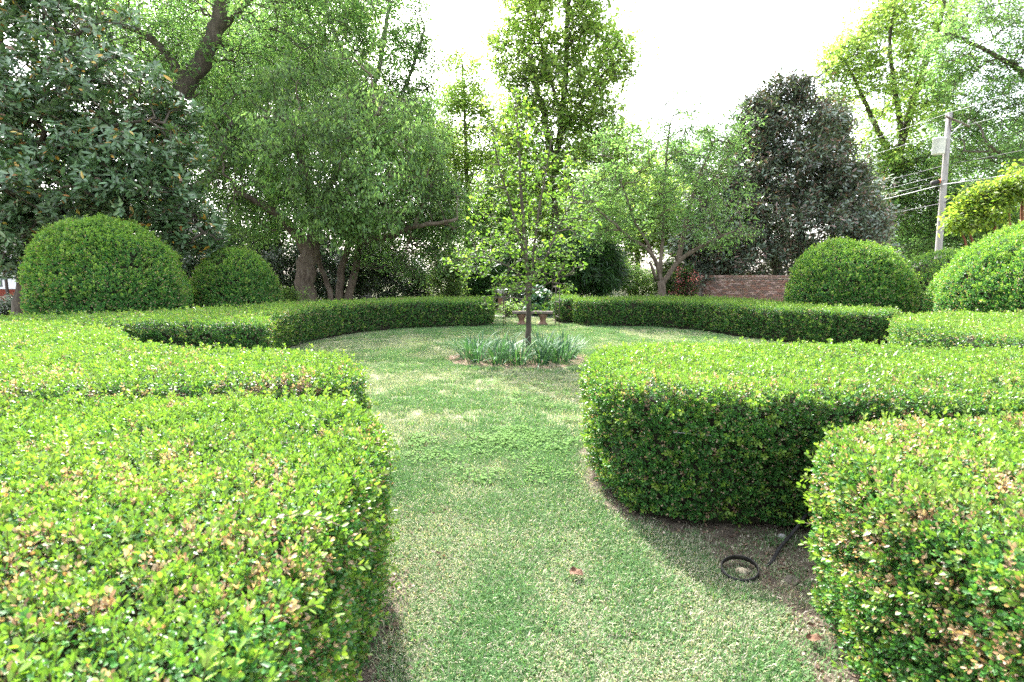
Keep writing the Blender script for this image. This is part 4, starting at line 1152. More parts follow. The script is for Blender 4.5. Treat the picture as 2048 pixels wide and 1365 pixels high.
MAGF = [(.075, .14, .058), (.095, .175, .075), (.12, .21, .10), (.055, .105, .042), (.16, .23, .135)]  # lightened: sky reflections on the leaves are put into their colour
MAGO = [(.45, .26, .04), (.32, .15, .05), (.5, .36, .09), (.16, .09, .05)]
G_mag1 = one_leaf_lib('magnolia_leaf', 'lance', M_glossy, MAGF + MAGO)
mb_ = (-14.53,15.00,0.25)
rosettes('magnolia_tree', 'dark glossy magnolia with scattered yellow and rusty leaves, filling the upper left corner', 'tree', mb_[:2] + (0,),
         [([(mb_[0], mb_[1], -.1), (-13.88,15.00,2.56), (-13.83,15.00,3.96), (-13.95,15.00,5.05), (-14.11,15.00,5.99), (-14.16,15.00,7.70), (-14.06,15.00,8.98)], .24, .14),
          ([(-13.90,15.00,4.78), (-13.18,14.80,5.14), (-12.75,14.60,5.46), (-12.95,14.40,5.69), (-13.26,14.20,5.94)], .09, .05),
          ([(-13.82,15.00,3.68), (-13.08,14.70,4.58), (-12.30,14.50,5.07), (-11.28,14.20,5.31), (-10.12,14.00,5.45), (-9.32,14.00,5.63)], .09, .03),
          ([(-13.86,15.00,4.51), (-12.71,14.80,5.00), (-11.81,14.60,5.29), (-10.92,14.40,5.81), (-10.07,14.40,6.32)], .08, .03),
          ([(-13.86,15.00,2.98), (-12.36,14.50,3.34), (-10.72,14.20,3.57), (-9.50,14.40,3.59), (-8.95,14.80,3.24)], .09, .03),
          ([(-14.06,15.00,5.72), (-12.89,14.80,6.97), (-11.70,14.80,7.87)], .09, .03)],
         [(-13.28,15.00,7.57,1.90,1.52,1.81,255), (-11.29,14.60,6.39,2.14,1.71,1.10,238), (-12.62,14.00,5.32,1.78,1.42,0.99,136), (-10.13,14.30,4.89,1.82,1.45,0.79,187), (-11.95,13.80,3.89,2.16,1.73,0.76,255), (-10.03,14.20,3.70,1.66,1.33,0.71,187),
          (-13.18,14.00,2.88,1.09,0.88,0.63,119), (-15.32,15.00,5.72,1.76,1.41,3.02,136), (-9.25,15.00,2.84,1.03,0.82,0.68,119), (-9.57,15.00,5.86,0.81,0.64,0.68,68), (-12.20,15.00,8.60,1.76,1.41,0.75,102), (-12.22,14.80,3.10,2.02,1.62,0.60,119), (-14.05,14.50,1.97,0.71,0.57,0.44,37)],
         1301, 'lance', M_glossy, 11, .20, MAGF, MAGO, M_barkd, G_mag1, 300, spread=.13, per_node=2, axj=.75, sag=.12, tilt=(.0, .7), rtip=.011)

# --- young redbud in the middle of the lawn
RED = [(.125, .235, .045), (.10, .20, .04), (.155, .27, .055), (.085, .17, .035), (.18, .28, .05)]
G_red1 = one_leaf_lib('heart_leaf', 'heart', M_heart, RED)
rosettes('redbud_tree', 'slender young tree with heart shaped leaves in the middle of the round lawn', 'tree', (.31, 9.6, 0),
         [([(.31, 9.6, -.05), (0.31,9.60,0.72), (0.30,9.60,1.28), (0.27,9.60,1.83), (0.22,9.60,2.47), (0.16,9.60,3.09), (0.13,9.60,3.70), (0.09,9.60,4.31), (0.07,9.60,4.73)], .058, .008),
          ([(0.28,9.60,1.60), (0.15,9.60,2.19), (-0.05,9.60,2.91), (-0.24,9.60,3.53), (-0.35,9.60,4.14)], .028, .008),
          ([(0.31,9.60,1.18), (0.41,9.60,2.01), (0.49,9.60,2.73), (0.62,9.60,3.44), (0.72,9.60,4.05)], .032, .008),
          ([(0.31,9.60,1.37), (0.60,9.50,1.83), (0.86,9.40,2.45), (1.13,9.40,2.93)], .022, .007),
          ([(0.29,9.60,1.46), (-0.13,9.50,1.74), (-0.58,9.40,1.87), (-0.98,9.30,1.82)], .018, .006),
          ([(0.31,9.60,1.09), (-0.13,9.20,1.15), (-0.39,9.00,1.12)], .013, .005),
          ([(0.31,9.60,1.18), (0.78,9.30,1.47), (1.11,9.10,1.57)], .014, .005)],
         [(0.14,9.60,3.88,0.52,0.41,0.87,90), (0.11,9.60,4.52,0.28,0.23,0.43,30), (-0.22,9.60,3.00,0.61,0.49,0.77,105), (0.65,9.60,3.18,0.66,0.53,0.87,120), (0.47,9.60,2.19,0.94,0.75,0.48,135), (-0.36,9.50,2.10,0.65,0.52,0.38,90), (-0.81,9.40,1.73,0.50,0.40,0.26,67), (0.86,9.30,1.78,0.45,0.36,0.26,60),
          (0.32,9.20,1.51,0.63,0.50,0.30,82), (-0.40,9.00,1.10,0.21,0.17,0.11,18), (0.93,9.20,1.31,0.34,0.27,0.09,18), (1.28,9.50,2.72,0.42,0.33,0.48,60), (0.50,9.10,1.07,0.27,0.21,0.13,18), (-0.12,9.10,1.38,0.36,0.28,0.18,30)],
         1302, 'heart', M_heart, 4, .059, RED, [], M_barkd, G_red1, 300, spread=.03, rtip=.0045, alpha=.12, per_node=1, tilt=(-.5, .5), tipcnt=3, step=.12, maxseg=.17, shellv=.2)

# ------------------------------------------------------------------ brick work
def brick_mesh(mat, size, seed):
    g = np.random.default_rng(seed)
    h = np.array(size) / 2
    V = []
    for sx, sy, sz in ((-1, -1, -1), (1, -1, -1), (1, 1, -1), (-1, 1, -1), (-1, -1, 1), (1, -1, 1), (1, 1, 1), (-1, 1, 1)):
        V.append(h * (sx, sy, sz) + (g.random(3) - .5) * .006)
    return make_mesh('brick', V, [(0, 3, 2, 1), (4, 5, 6, 7), (0, 1, 5, 4), (1, 2, 6, 5), (2, 3, 7, 6), (3, 0, 4, 7)], mat, False)


def brick_face(parent, x0, x1, z0, z1, y, mats, seed, limit, skip=None, top_first=True):
    """running bond on a wall face at local y (bricks stand 6 mm proud of the mortar); the first LIMIT as objects"""
    g = np.random.default_rng(seed)
    meshes = [brick_mesh(m, (.203, .09, .057), seed + i) for i, m in enumerate(mats)]
    rows = int((z1 - z0) / .068)
    spots = []
    for r in range(rows):
        z = z0 + .034 + r * .068
        off = .1075 if r % 2 else 0
        n = int((x1 - x0) / .215) + 2
        for i in range(n):
            x = x0 - off + .1075 + i * .215
            if x - .1 < x0 - .02 or x + .1 > x1 + .02: continue
            if skip and skip(x, z): continue
            spots.append((x, z))
    spots.sort(key=lambda q: -q[1] if top_first else q[1])
    rest = {}
    for i, (x, z) in enumerate(spots):
        k = int(g.integers(len(meshes)))
        p = (x + (g.random() - .5) * .004, y + (g.random() - .5) * .006, z)
        if i < limit:
            o = bpy.data.objects.new('brick', meshes[k]); C.objects.link(o); o.parent = parent; o.location = p
        else:
            rest.setdefault(k, []).append(p)
    for k, ps in rest.items():
        mb = MB()
        for p in ps: mb.box(p, (.203, .09, .057))
        mb.build('bricks', mats[k], parent, 'stuff', smooth=False)


# garden wall: runs from the pillar toward the lawn side; the sun rakes its face from the left
wa = np.array((8.65,24.00,1.56)[:2]); wd = np.array((.30, -.954)); wd /= np.linalg.norm(wd)
wall = thing('brick_wall', 'low old brick wall with a projecting cap and streaks of raking sunlight', 'wall', (wa[0], wa[1], 0), math.atan2(wd[1], wd[0]))
MB().box((3.3, .13, .70), (6.0, .14, 1.40)).build('mortar_core', M_mortar, wall, smooth=False)
brick_face(wall, .3, 6.2, .0, 1.36, .045, BRICKS, 61, 300)
capm = [brick_mesh(m, (.098, .30, .06), 70 + i) for i, m in enumerate(BRICKS)]
for i in range(56):
    o = bpy.data.objects.new('cap_brick', capm[int(rng.integers(4))]); C.objects.link(o); o.parent = wall
    o.location = (.36 + i * .106, .13, 1.50 + (rng.random() - .5) * .006)
MB().box((3.3, .13, 1.435), (6.0, .24, .055)).build('cap_course', BRICKS[2], wall, smooth=False)
pil = thing('brick_pillar', 'square brick pillar ending the low brick wall at its left', 'pillar', (wa[0], wa[1], 0), math.atan2(wd[1], wd[0]))
MB().box((0, .13, .78), (.50, .50, 1.56)).build('mortar_core', M_mortar, pil, smooth=False)
pm = [brick_mesh(m, (.16, .07, .057), 80 + i) for i, m in enumerate(BRICKS)]
for r in range(22):
    for k in range(3):
        for side in range(2):
            o = bpy.data.objects.new('brick', pm[int(rng.integers(4))]); C.objects.link(o); o.parent = pil
            t = -.172 + k * .172
            if side == 0: o.location = (t, -.12 + .0, .06 + r * .068)
            else:
                o.location = (-.245, .13 + t, .06 + r * .068); o.rotation_euler = (0, 0, math.pi / 2)
MB().box((0, .13, 1.59), (.60, .60, .06)).box((0, .13, 1.64), (.52, .52, .045)).build('pillar_cap', BRICKS[1], pil, smooth=False)

# brick house corner at the far left
hx, hy = (-25.95,26.00,0.31)[:2]
house = thing('brick_house', 'red brick house with a white framed window seen past the dome at the left edge', 'house', (hx, hy, 0))
MB().box((-4.0, 2.0, 1.9), (12.0, 3.9, 3.8)).build('wall', M_mortar, house, smooth=False)
win = lambda x, z: (-.62 < x < 1.36 and z > .86)
brick_face(house, -1.6, 2.0, -.0, 2.6, .035, HOUSE_BRICKS, 91, 300, win, False)
fr = MB()
for c, s in (((.36, -.01, .90), (1.98, .16, .10)), ((.36, -.01, 2.42), (1.98, .12, .10)), ((-.57, -.01, 1.66), (.10, .12, 1.42)), ((1.29, -.01, 1.66), (.10, .12, 1.42)), ((.36, -.01, 1.66), (.12, .11, 1.42))): fr.box(c, s)
wf = fr.build('window_frame', M_white, house, smooth=False)
MB().box((.85, -.005, 1.15), (.80, .07, .40)).build('window_panel', M_white, wf, smooth=False)
for x in (-.1, .85):
    MB().box((x, .03, 1.66), (.80, .012, 1.40)).build('pane', M_pane, wf, smooth=False)
for z in (1.42, 1.9):
    MB().box((-.1, .015, z), (.80, .03, .03)).box((.85, .015, z + .05), (.80, .03, .03)).build('glazing_bar', M_white, wf, smooth=False)
rf = MB().add([(-10.4, -.5, 3.75), (2.4, -.5, 3.75), (2.4, 4.5, 3.75), (-10.4, 4.5, 3.75), (-8, 2, 5.7), (.0, 2, 5.7)], [(0, 3, 2, 1), (0, 1, 5, 4), (2, 3, 4, 5), (1, 2, 5), (3, 0, 4)])
rf.build('roof', M_roof, house, smooth=False)
pst = (-20.61,21.00,0.34)
post = thing('iron_post', 'slim black post standing in the bed in front of the brick house', 'post', (pst[0], pst[1], 0))
MB().lathe([(.13, 0), (.13, .08), (.085, .14), (.07, .5), (.055, .56), (.05, 2.0), (.045, 2.1)], sides=12).build('shaft', M_iron, post)
MB().lathe([(.07, 2.1), (.13, 2.16), (.15, 2.5), (.17, 2.52), (.04, 2.68), (.02, 2.76)], sides=8).build('lantern_head', M_iron, post)
for i, (p, rr_) in enumerate((((-19.44,19.50,-0.15), .5), ((-18.79,19.50,-0.15), .3))):
    shrub('low_shrub', ('low dark bush at the left edge below the brick house', 'small dark bush between the brick house and the largest left dome')[i], p, [(p[0], p[1], .3, rr_, rr_, .3, 50)], G_small, 3, 1220 + i, n_st=3)

# ------------------------------------------------------------------ utility pole and lines
pa, pb = Vector((23.02,28.00,1.83)), Vector((22.81,28.00,9.94))
pole = thing('utility_pole', 'weathered wooden utility pole leaning slightly, carrying a grey transformer', 'utility pole', (pa.x, pa.y, 0))
ax = (pb - pa) / (pb.z - pa.z)
bpz = lambda z: np.array((pa.x + ax.x * (z - pa.z), pa.y, z))
zz = np.linspace(-.3, pb.z, 9)
MB().tube([bpz(z) for z in zz], np.linspace(.17, .125, 9), 14, wob=.05, seed=2).build('shaft', M_wood, pole, base=(pa.x, pa.y, 0))
ld = Vector((-.174, .985, 0)); cd = Vector((.985, .174, 0))
ctr = Vector(bpz(pb.z - .38))
ca = ctr - cd * .42; cb = ctr + cd * 1.12
MB().tube([ca + Vector((0, -.2, .12)), cb + Vector((0, -.2, -.30))], .06, 4).build('crossarm', M_barkg, pole, base=(pa.x, pa.y, 0))
MB().tube([ctr + Vector((0, -.22, -.75)), ctr + cd * .62 + Vector((0, -.22, -.16))], .022, 6).build('brace', M_metal, pole, base=(pa.x, pa.y, 0))
MB().tube([ctr + Vector((0, -.22, -.62)), ctr - cd * .25 + Vector((0, -.22, .04))], .022, 6).build('brace', M_iron, pole, base=(pa.x, pa.y, 0))
for s_ in (-.36, 1.05):
    q = ctr + cd * s_ + Vector((0, -.2, .05 - s_ * .19))
    MB().lathe([(.03, 0), (.05, .04), (.035, .08), (.05, .12), (.02, .17)], q, 10).build('insulator', M_concrete, pole, base=(pa.x, pa.y, 0))
tx = Vector((22.39,28.00,8.26)) + Vector((0, -.05, 0))
tr = MB().lathe([(.25, -.42), (.28, -.40), (.28, .33), (.30, .34), (.30, .40), (.12, .44)], tx, 22).build('transformer', M_metal, pole, base=(pa.x, pa.y, 0))
for k in range(2):
    MB().lathe([(.045, .40), (.06, .46), (.04, .50), (.06, .55), (.03, .62)], tx + Vector((-.12 + .24 * k, -.1, 0)), 10).build('bushing', M_concrete, tr, base=(0, 0, 0))
MB().lathe([(.303, -.05), (.303, .0)], tx, 22).build('band', M_cable, tr)
MB().tube([tx + Vector((.2, .05, -.25)), Vector(bpz(tx.z - .25))], .03, 6).build('bracket', M_iron, pole, base=(pa.x, pa.y, 0))
MB().tube([tx + Vector((.2, .05, .2)), Vector(bpz(tx.z + .2))], .03, 6).build('bracket', M_iron, pole, base=(pa.x, pa.y, 0))
fp = Vector((15.32,70.00,-0.78)); fp.z = 0
pole2 = thing('utility_pole', 'distant dark utility pole glimpsed through leaves left of the low branching tree', 'utility pole', fp)
MB().tube([(0, 0, -.2), (.02, 0, 5), (.05, 0, 10.2)], [.2, .17, .13], 10).build('shaft', M_barkd, pole2)
MB().box((.05, 0, 9.6), (2.2, .12, .14)).build('crossarm', M_barkd, pole2, smooth=False)
LINES = [('topmost pale power line crossing behind the pole top', 9.92, -.05, 9.9, .010, M_cable, .5),
         ('second pale power line, tied to the right end of the crossarm', 9.35, 1.05, 9.5, .009, M_cable, .6),
         ('thin line just under the transformer running off left of the pole', 7.3, 0, 7.6, .012, M_cabled, .7),
         ('thin pale line passing above the box with the orange end', 6.85, .0, 7.0, .009, M_cable, .8),
         ('thin line carrying the small black box', 6.5, -.15, 6.6, .014, M_cabled, .9),
         ('thickest pale cable strapped to the middle of the pole', 6.28, -.17, 6.2, .024, M_cable, .9),
         ('lowest dark line, tied to the pole under the thick cable', 5.35, 0, 5.6, .016, M_cabled, .8)]
for lab, z, off, zfar, rr, m, sag in LINES:
    a = Vector(bpz(z)) + cd * off + Vector((0, -.19, 0)); b = fp + Vector((off * .6 + .1, 0, zfar)); c = a - ld * 14 + Vector((0, 0, .10 if z > 9 else .16))
    pts = [np.array(b.lerp(a, t)) - np.array((0, 0, 4 * sag * t * (1 - t))) for t in np.linspace(0, 1, 24)] + [np.array(a.lerp(c, t)) - np.array((0, 0, .8 * t * (1 - t) * sag)) for t in np.linspace(0, 1, 8)[1:]]
    if rr < .02 and 'box' in lab: pts = pts[:24]
    o = MB().tube(pts, rr, 5).build('power_line', m)
    tag(o, lab, 'power line', 'overhead lines on the wooden pole')
    if 'carrying' in lab:
        q = np.array(pts[23]) * .80 + np.array(pts[22]) * .2
        dr = np.array(pts[22]) - np.array(pts[23]); dr /= np.linalg.norm(dr)
        BOXP, BOXD = q, dr
sb = thing('splice_box', 'small black box with an orange end hanging on a line beside the pole', 'cable box', BOXP)
side = np.array(cd) * -1
dd = (BOXD * .45 + side * .9 + np.array((0, 0, -.25))); dd /= np.linalg.norm(dd)
MB().tube([dd * -.05, dd * .16, dd * .30], [.12, .13, .12], 8).build('case', M_black, sb)
MB().tube([dd * -.26, dd * -.14, dd * -.05], [.07, .1, .11], 8).build('orange_end', M_amber, sb)

# ------------------------------------------------------------------ bench, arbour, urn
bench = thing('stone_bench', 'curved weathered stone bench on two squat carved legs beyond the round lawn', 'bench', (.63, 15.75, 0))
def slab(x0, x1, y0, z0, z1, dep, bow, n=14):
    V = []
    for i in range(n + 1):
        t = i / n; x = x0 + (x1 - x0) * t; yy = y0 - bow * (1 - (2 * t - 1) ** 2)
        for yv, zv in ((yy, z0 + .015), (yy + .015, z0), (yy + dep - .015, z0), (yy + dep, z0 + .015), (yy + dep, z1 - .012), (yy + dep - .015, z1), (yy + .015, z1), (yy, z1 - .012)): V.append((x, yv, zv))
    F = [(i * 8 + k, (i + 1) * 8 + k, (i + 1) * 8 + (k + 1) % 8, i * 8 + (k + 1) % 8) for i in range(n) for k in range(8)] + [tuple(range(8)), tuple(n * 8 + k for k in range(7, -1, -1))]
    return V, F
MB().add(*slab(-.62, .62, -.15, .36, .44, .38, -.10)).build('seat', M_stone, bench, smooth=False)
for x in (-.33, .33):
    q = MB().lathe([(.15, 0), (.155, .05), (.11, .075), (.085, .14), (.10, .22), (.135, .29), (.15, .32), (.15, .358)], (x, .12, 0), 14)
    q.build('leg', M_rust_stone, bench)

arb = thing('iron_arbour', 'thin rusty iron garden arch standing over the path before the stone bench', 'garden arch', (.57, 15.4, 0))
W2 = .83
for y in (-.25, .42):
    k = 1.0 if y < 0 else .94
    for s_ in (-1, 1):
        MB().tube([(s_ * W2 * k, y, -.02), (s_ * W2 * k, y, 1.25)], .013, 6).build('post', M_iron, arb)
    aa = np.linspace(0, math.pi, 16)
    MB().tube([(W2 * k * math.cos(t), y, 1.25 + .8 * math.sin(t)) for t in aa], .012, 6).build('arch', M_iron, arb)
for z in (.3, .75, 1.2):
    for s_ in (-1, 1):
        MB().tube([(s_ * W2, -.25, z), (s_ * W2 * .94, .42, z)], .008, 5).build('rung', M_iron, arb)
for t in (.7, 1.57, 2.44):
    MB().tube([(W2 * math.cos(t), -.25, 1.25 + .8 * math.sin(t)), (W2 * .94 * math.cos(t), .42, 1.25 + .8 * math.sin(t))], .008, 5).build('rung', M_iron, arb)

ux = (-0.45,21.00,-0.03)
urn = thing('stone_urn', 'pale grey urn on a terracotta coloured pedestal beyond the walkway, left of the arbour', 'urn', (ux[0], ux[1], 0))
MB().box((0, 0, .04), (.34, .34, .08)).box((0, 0, .34), (.24, .24, .52)).box((0, 0, .62), (.32, .32, .05)).build('pedestal', M_rust_stone, urn, smooth=False)
MB().lathe([(.09, .645), (.05, .69), (.05, .73), (.14, .80), (.19, .92), (.21, .95), (.19, .97)], sides=16).build('bowl', M_concrete, urn)

# ------------------------------------------------------------------ daffodil clumps round the young tree
DCOL = [(.08, .16, .085), (.04, .10, .05), (.07, .15, .075), (.085, .17, .055), (.035, .09, .035)]
def blade(seed, col):
    g = np.random.default_rng(seed)
    n = 6; V = []; h = 1.0; bend = .15 + .75 * g.random(); w0 = .0145
    for i in range(n + 1):
        t = i / n
        x = bend * t ** 2.2; z = h * (t - .28 * bend * t ** 3)
        ww = w0 * (1 - .2 * t) * (1 if t < .85 else (1 - t) / .15 * .9 + .08)
        tw = .6 * t * (g.random() - .3)
        V += [(x - ww * math.sin(tw) * .3, -ww * math.cos(tw), z), (x + ww * math.sin(tw) * .3, ww * math.cos(tw), z)]
    F = [(2 * i, 2 * i + 1, 2 * i + 3, 2 * i + 2) for i in range(n)]
    me = make_mesh('leaf', V, F, M_daff)
    at = me.attributes.new('leafcol', 'FLOAT_COLOR', 'POINT')
    at.data.foreach_set('color', np.tile((*col, 1.0), (len(V), 1)).astype(np.float32).ravel())
    return me
BL = [blade(400 + i, DCOL[i % 5]) for i in range(12)]
spots = [(-.62, 9.05, 'leftmost at the front of the ring'), (-.25, 8.85, 'second from the left at the front'), (.12, 8.80, 'front middle, straight before the trunk'), (.50, 8.85, 'front, just right of the trunk'), (.83, 9.0, 'rightmost at the front of the ring'),
         (-.80, 9.45, 'far left of the ring'), (1.02, 9.4, 'far right of the ring'), (-.62, 9.95, 'back left of the ring'), (-.2, 10.15, 'behind the trunk on the left'), (.62, 10.2, 'behind the trunk on the right'), (.95, 9.9, 'back right of the ring'),
         (-.05, 9.3, 'close left of the trunk'), (.62, 9.35, 'close right of the trunk')]
g = np.random.default_rng(31)
for x, y, where in spots:
    d = thing('daffodil_clump', 'clump of blue green strap leaves, ' + where, 'plant', (x, y, 0), 0, 'daffodil clumps round the young tree')
    for i in range(52):
        o = bpy.data.objects.new('leaf', BL[int(g.integers(12))]); C.objects.link(o); o.parent = d
        a = g.random() * 6.28; rr = .17 * math.sqrt(g.random())
        s = (.38 + .22 * g.random())
        o.location = (rr * math.cos(a), rr * math.sin(a), -.01)
        ln = .1 + .95 * g.random() * (rr / .17)
        o.rotation_euler = (0, ln * .8, a + (g.random() - .5) * .8)
        o.scale = (s, .75, s)

# ------------------------------------------------------------------ grass, clover, litter
def grass_tuft(seed, n, rad, h, cols, wid=.0022):
    g = np.random.default_rng(seed)
    V, F, Cc = [], [], []
    for _ in range(n):
        a, rr = g.random() * 6.28, rad * math.sqrt(g.random())
        x, y = rr * math.cos(a), rr * math.sin(a)
        b = g.random() * 6.28; ln = (.25 + 1.1 * g.random()) * h; hh = h * (.5 + .6 * g.random())
        dx, dy = math.cos(b), math.sin(b); px, py = -dy * wid, dx * wid
        k = len(V)
        V += [(x - px, y - py, -.003), (x + px, y + py, -.003), (x + dx * ln * .4 - px * .8, y + dy * ln * .4 - py * .8, hh * .7), (x + dx * ln * .4 + px * .8, y + dy * ln * .4 + py * .8, hh * .7), (x + dx * ln, y + dy * ln, hh)]
        F += [(k, k + 1, k + 3, k + 2), (k + 2, k + 3, k + 4)]
        Cc += [jit(cols[g.integers(len(cols))], g, .25)] * 5
    me = make_mesh('tuft', V, F, M_grass)
    at = me.attributes.new('leafcol', 'FLOAT_COLOR', 'POINT')
    at.data.foreach_set('color', np.c_[np.array(Cc), np.ones(len(V))].astype(np.float32).ravel())
    return bpy.data.objects.new('tuft', me)


GR = [(.09, .20, .07), (.07, .155, .055), (.12, .23, .085), (.15, .24, .10)]
ST = [(.44, .41, .31), (.52, .49, .39), (.36, .33, .25), (.28, .30, .18)]
GREEN = GR * 3 + ST[:1]
def clover(seed):
    g = np.random.default_rng(seed)
    lv = []
    for _ in range(17):
        a, rr = g.random() * 6.28, .085 * math.sqrt(g.random())
        q = np.array((rr * math.cos(a), rr * math.sin(a), .015 + .03 * g.random()))
        b = g.random() * 6.28
        for k in range(3):
            d = (math.cos(b + k * 2.09), math.sin(b + k * 2.09), .15 + .2 * g.random())
            lv.append(('heart', q, frame(d, g, .3), (.009 + .006 * g.random()), jit([(.10, .2, .04), (.12, .23, .05), (.085, .17, .04)][g.integers(3)], g, .2)))
    return build_spray('clover', lv, M_grass)
G_grass = scatter_group('grass_tufts', [grass_tuft(201, 80, .075, .028, GREEN, .0019), grass_tuft(202, 80, .075, .024, GR * 2 + ST, .0019), grass_tuft(203, 70, .075, .017, ST + GR, .0019), clover(204), clover(205), grass_tuft(206, 30, .05, .045, GR, .002)])
g = np.random.default_rng(77)
def lawn_pts(n, x0, x1, y0, y1):
    Q = np.c_[x0 + (x1 - x0) * g.random(n), y0 + (y1 - y0) * g.random(n)]
    for k in OUTLINE: Q = Q[~inside(Q, offset(OUTLINE[k], -.03))]
    on = np.zeros(len(Q), bool)
    for S in SOILS: on |= inside(Q, S)
    on |= inside(Q, RING)
    keep = ~on | (g.random(len(Q)) < .22)
    return Q[keep], on[keep]
sets = [lawn_pts(10500, -1.0, 1.9, 1.45, 5.0), lawn_pts(13000, -6, 8.2, 4.4, 10), lawn_pts(10000, -6, 9, 10, 16), lawn_pts(2500, -2.5, 4.5, 15.0, 24)]
Q = np.vstack([s[0] for s in sets]); on = np.concatenate([s[1] for s in sets])
far = np.concatenate([np.full(len(s[0]), f) for s, f in zip(sets, (1.0, 1.25, 1.45, 1.8))])
n = len(Q)
pn = vnoise(Q, .8, 3) * .55 + vnoise(Q, 2.7, 4) * .45
pn = (pn - .5) * 1.7 + .5
for cx, cy_, rx, ry, k in ((.3, 2.5, .3, .5, .22), (.72, 3.5, .2, .6, .25), (-.38, 2.2, .14, .9, .3), (.9, 2.2, .2, .4, .2), (-.3, 5.6, .5, .5, .15)):
    pn = pn - k * np.exp(-(((Q[:, 0] - cx) / rx) ** 2 + ((Q[:, 1] - cy_) / ry) ** 2))
cl = vnoise(Q, .75, 8) * .6 + vnoise(Q, 2.4, 7) * .4
for cx, cy_, rx, ry in ((.25, 4.6, .55, .5), (.6, 6.2, 1.0, .5), (.1, 3.75, .45, .25), (-.2, 7.4, .9, .4)):
    e = np.exp(-(((Q[:, 0] - cx) / rx) ** 2 + ((Q[:, 1] - cy_) / ry) ** 2)); cl = cl + .30 * e; pn = pn + .22 * e
u = g.random(n)
idx = np.where(pn + (u - .5) * .5 > .60, 0, np.where(pn + (u - .5) * .4 > .46, 1, 2))
v = g.random(n)
idx = np.where((cl + (g.random(n) - .5) * .35 > .80) & (v < .24) & (Q[:, 1] > 3.3 + 1.2 * g.random(n)), 3 + (v * 40).astype(int) % 2, idx)
idx = np.where((v > .975), 5, idx)
idx = np.where(on & (v < .7), 2, idx)
M = rot_from_axis(np.c_[g.normal(size=(n, 2)) * .06, np.ones(n)], g.random(n) * 6.283)
go = scatter('grass', np.c_[Q, np.full(n, .002)], euler_xyz(M), far * (.75 + .5 * g.random(n)), idx, (g.random(n) - .5) * .3 + (pn - .5) * .12, G_grass)
tag(go, 'short patchy lawn grass with clover and straw coloured spots on the path and round lawn', 'grass')

def litter_mesh(seed, c, s):
    g = np.random.default_rng(seed)
    V, F = leaf_shape('oval'); V = V.copy(); V[:, 2] += .25 * np.abs(V[:, 0]) + .1 * g.random(len(V))
    me = make_mesh('litter', V * s, F, M_dry)
    at = me.attributes.new('leafcol', 'FLOAT_COLOR', 'POINT')
    at.data.foreach_set('color', np.tile((*c, 1.0), (len(V), 1)).astype(np.float32).ravel())
    return bpy.data.objects.new('litter', me)
G_lit = scatter_group('litter', [litter_mesh(1, (.2, .14, .095), .019), litter_mesh(2, (.3, .235, .165), .016), litter_mesh(3, (.13, .085, .06), .024), litter_mesh(4, (.42, .37, .29), .016)])
Q1 = np.c_[.7 + 1.9 * g.random(2600), 1.5 + 1.9 * g.random(2600)]
on1 = np.zeros(len(Q1), bool)
for S in SOILS: on1 |= inside(Q1, S)
Q1 = Q1[on1 | (g.random(len(Q1)) < .05)]
Q2 = np.c_[-1.0 + .7 * g.random(500), 1.3 + 2 * g.random(500)]
Q3 = RING.mean(0) + g.normal(size=(2200, 2)) * (.75, .7); Q3 = Q3[inside(Q3, RING)]
Q4 = np.c_[-1 + 3 * g.random(420), 1.5 + 7 * g.random(420)]
Q = np.vstack([Q1, Q2, Q3, Q4]); n = len(Q)
M = rot_from_axis(np.c_[g.normal(size=(n, 2)) * .5, np.ones(n)], g.random(n) * 6.283)
lo_ = scatter('leaf_litter', np.c_[Q, np.full(n, .012)], euler_xyz(M), .6 + .8 * g.random(n), g.integers(0, 4, n), (g.random(n) - .5) * .4, G_lit)
tag(lo_, 'dry brown leaf litter on the bare soil under the hedges and in the tree ring', 'leaf litter')

# ------------------------------------------------------------------ small things near the camera
def big_leaf(label, loc, rot, s, c1):
    n = 9; V = []; F = []
    for i in range(n):
        t = i / (n - 1); wv = .36 * math.sin(math.pi * min(1, t * .93 + .03)) ** .8
        for k in range(5):
            q = (k - 2) / 2
            V.append((q * wv * s + .05 * s * math.sin(5 * t), t * s, s * (.12 * abs(q) ** 1.3 * (1 + .8 * math.sin(9 * t + 2 * k)) + .07 * math.sin(t * 4.0) + .04 * math.sin(11 * t + k))))
    F = [(i * 5 + k, i * 5 + k + 1, (i + 1) * 5 + k + 1, (i + 1) * 5 + k) for i in range(n - 1) for k in range(4)]
    o = link('fallen_leaf', make_mesh('fallen_leaf', V, F, c1)); o.location = loc; o.rotation_euler = rot
    return tag(o, label, 'leaf', 'fallen leaves')
M_brownleaf = noise_mat('brown_dead_leaf', [(.06, .03, .018), (.11, .055, .03), (.16, .09, .05)], 60, .75, .5)
big_leaf('curled brown dead leaf lying on the grass in the middle of the path', (.30, 2.47, .035), (.1, .2, -2.3), .075, M_brownleaf)
big_leaf('small reddish dead leaf on the grass close to the scorched right hedge', (1.24, 1.98, .03), (.2, .1, -1.9), .06, M_brownleaf)

pr = thing('plastic_ring', 'black plastic pot ring lying tilted on the soil under the right hedges', 'pot ring', (1.19, 2.50, .0))
V = []; ns = 40
for i in range(ns):
    t = 2 * math.pi * i / ns; wv = 1 + .04 * math.sin(2 * t + 1)
    for r_, z in ((.088, .0), (.093, .0), (.091, .029), (.086, .031), (.085, .028)):
        V.append((r_ * wv * math.cos(t), r_ * wv * math.sin(t) * .97, z))
F = [(i * 5 + k, ((i + 1) % ns) * 5 + k, ((i + 1) % ns) * 5 + (k + 1) % 5, i * 5 + (k + 1) % 5) for i in range(ns) for k in range(5)]
rg_ = link('band', make_mesh('band', V, F, M_black), pr)
rg_.rotation_euler = (R(13), R(-6), 0); rg_.location = (0, 0, .014)

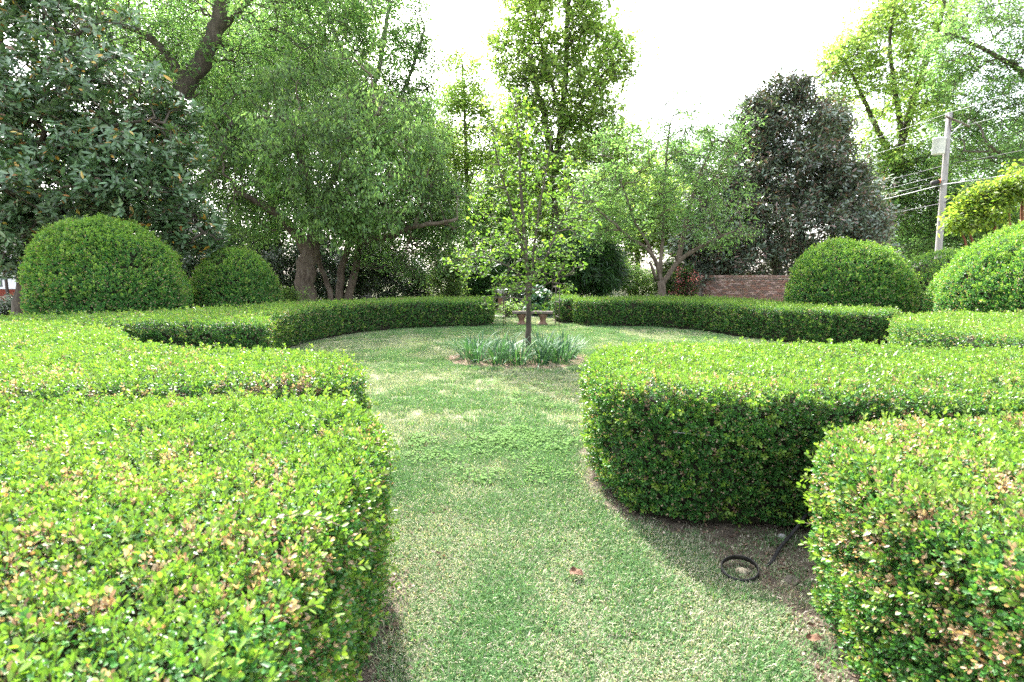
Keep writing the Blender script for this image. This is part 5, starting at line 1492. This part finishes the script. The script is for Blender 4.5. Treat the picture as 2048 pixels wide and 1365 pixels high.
def rock(label, loc, s, seed, mat):
    import bmesh
    bm = bmesh.new(); bmesh.ops.create_icosphere(bm, subdivisions=3, radius=1)
    co = np.array([v.co[:] for v in bm.verts])
    k = .75 + .5 * vnoise(co, 1.3, seed) + .2 * vnoise(co, 3.5, seed + 1)
    for v, q in zip(bm.verts, k): v.co = Vector((v.co.x * s[0], v.co.y * s[1], v.co.z * s[2])) * float(q)
    me = bpy.data.meshes.new('stone'); bm.to_mesh(me); bm.free(); me.materials.append(mat)
    o = link('stone', me); o.location = loc
    return tag(o, label, 'stone', 'stones on the bare soil')
rock('tan stone lying inside the black plastic pot ring', (1.205, 2.505, .006), (.034, .024, .019), 3, M_stone2)
rock('tan stone half sunk in the soil right of the plastic ring', (1.42, 2.42, .012), (.04, .028, .02), 4, M_stone)
rock('small whitish pebble by the stems under the shaded hedge', (1.60, 2.86, .012), (.02, .018, .014), 5, M_concrete)

P = spline([(1.36, 2.56, .006), (1.42, 2.61, .012), (1.5, 2.70, .03), (1.62, 2.80, .06), (1.78, 2.92, .14)], .012)
rr = .009 + .0015 * np.sin(np.arange(len(P)) * 2.1)
tag(MB().tube(P, rr, 10).build('drain_pipe', M_black), 'thin black ribbed pipe running out of the gap between the right hedges', 'pipe')

# bare pale twigs on the hedges
tw = thing('cut_sprig', 'loose sprig with pale cream leaves lying across the nearest left hedge', 'sprig', (-.62, 1.33, .87))
P = spline([(-.07, .0, .0), (.0, .015, .02), (.09, -.01, .028), (.17, -.05, .02)], .02)
MB().tube(P, np.linspace(.0022, .0012, len(P)), 5).build('twig', M_twig, tw)
g = np.random.default_rng(5)
for i in range(13):
    t = i / 12; q = P[int(t * (len(P) - 1))]
    c = (.24, .22, .14) if i < 4 else ((.22, .29, .06) if i % 2 else (.18, .26, .05))
    a = (-1) ** i * (1.0 + .3 * g.random()) - .3
    leaf_part(tw, 'oval', M_box, (frame((math.cos(a), math.sin(a), .25), g, .6), np.array(q) + (-.62, 1.33, .87)), .026 - .006 * t, c, (-.62, 1.33, .87))
pt = spline([(.98, 3.02, .60), (1.05, 2.985, .605), (1.12, 2.965, .603), (1.19, 2.955, .60)], .02)
tag(MB().tube(pt, .003, 5).build('twig', M_cable), 'bare whitish twig stuck across the shaded face of the right hedge', 'twig')
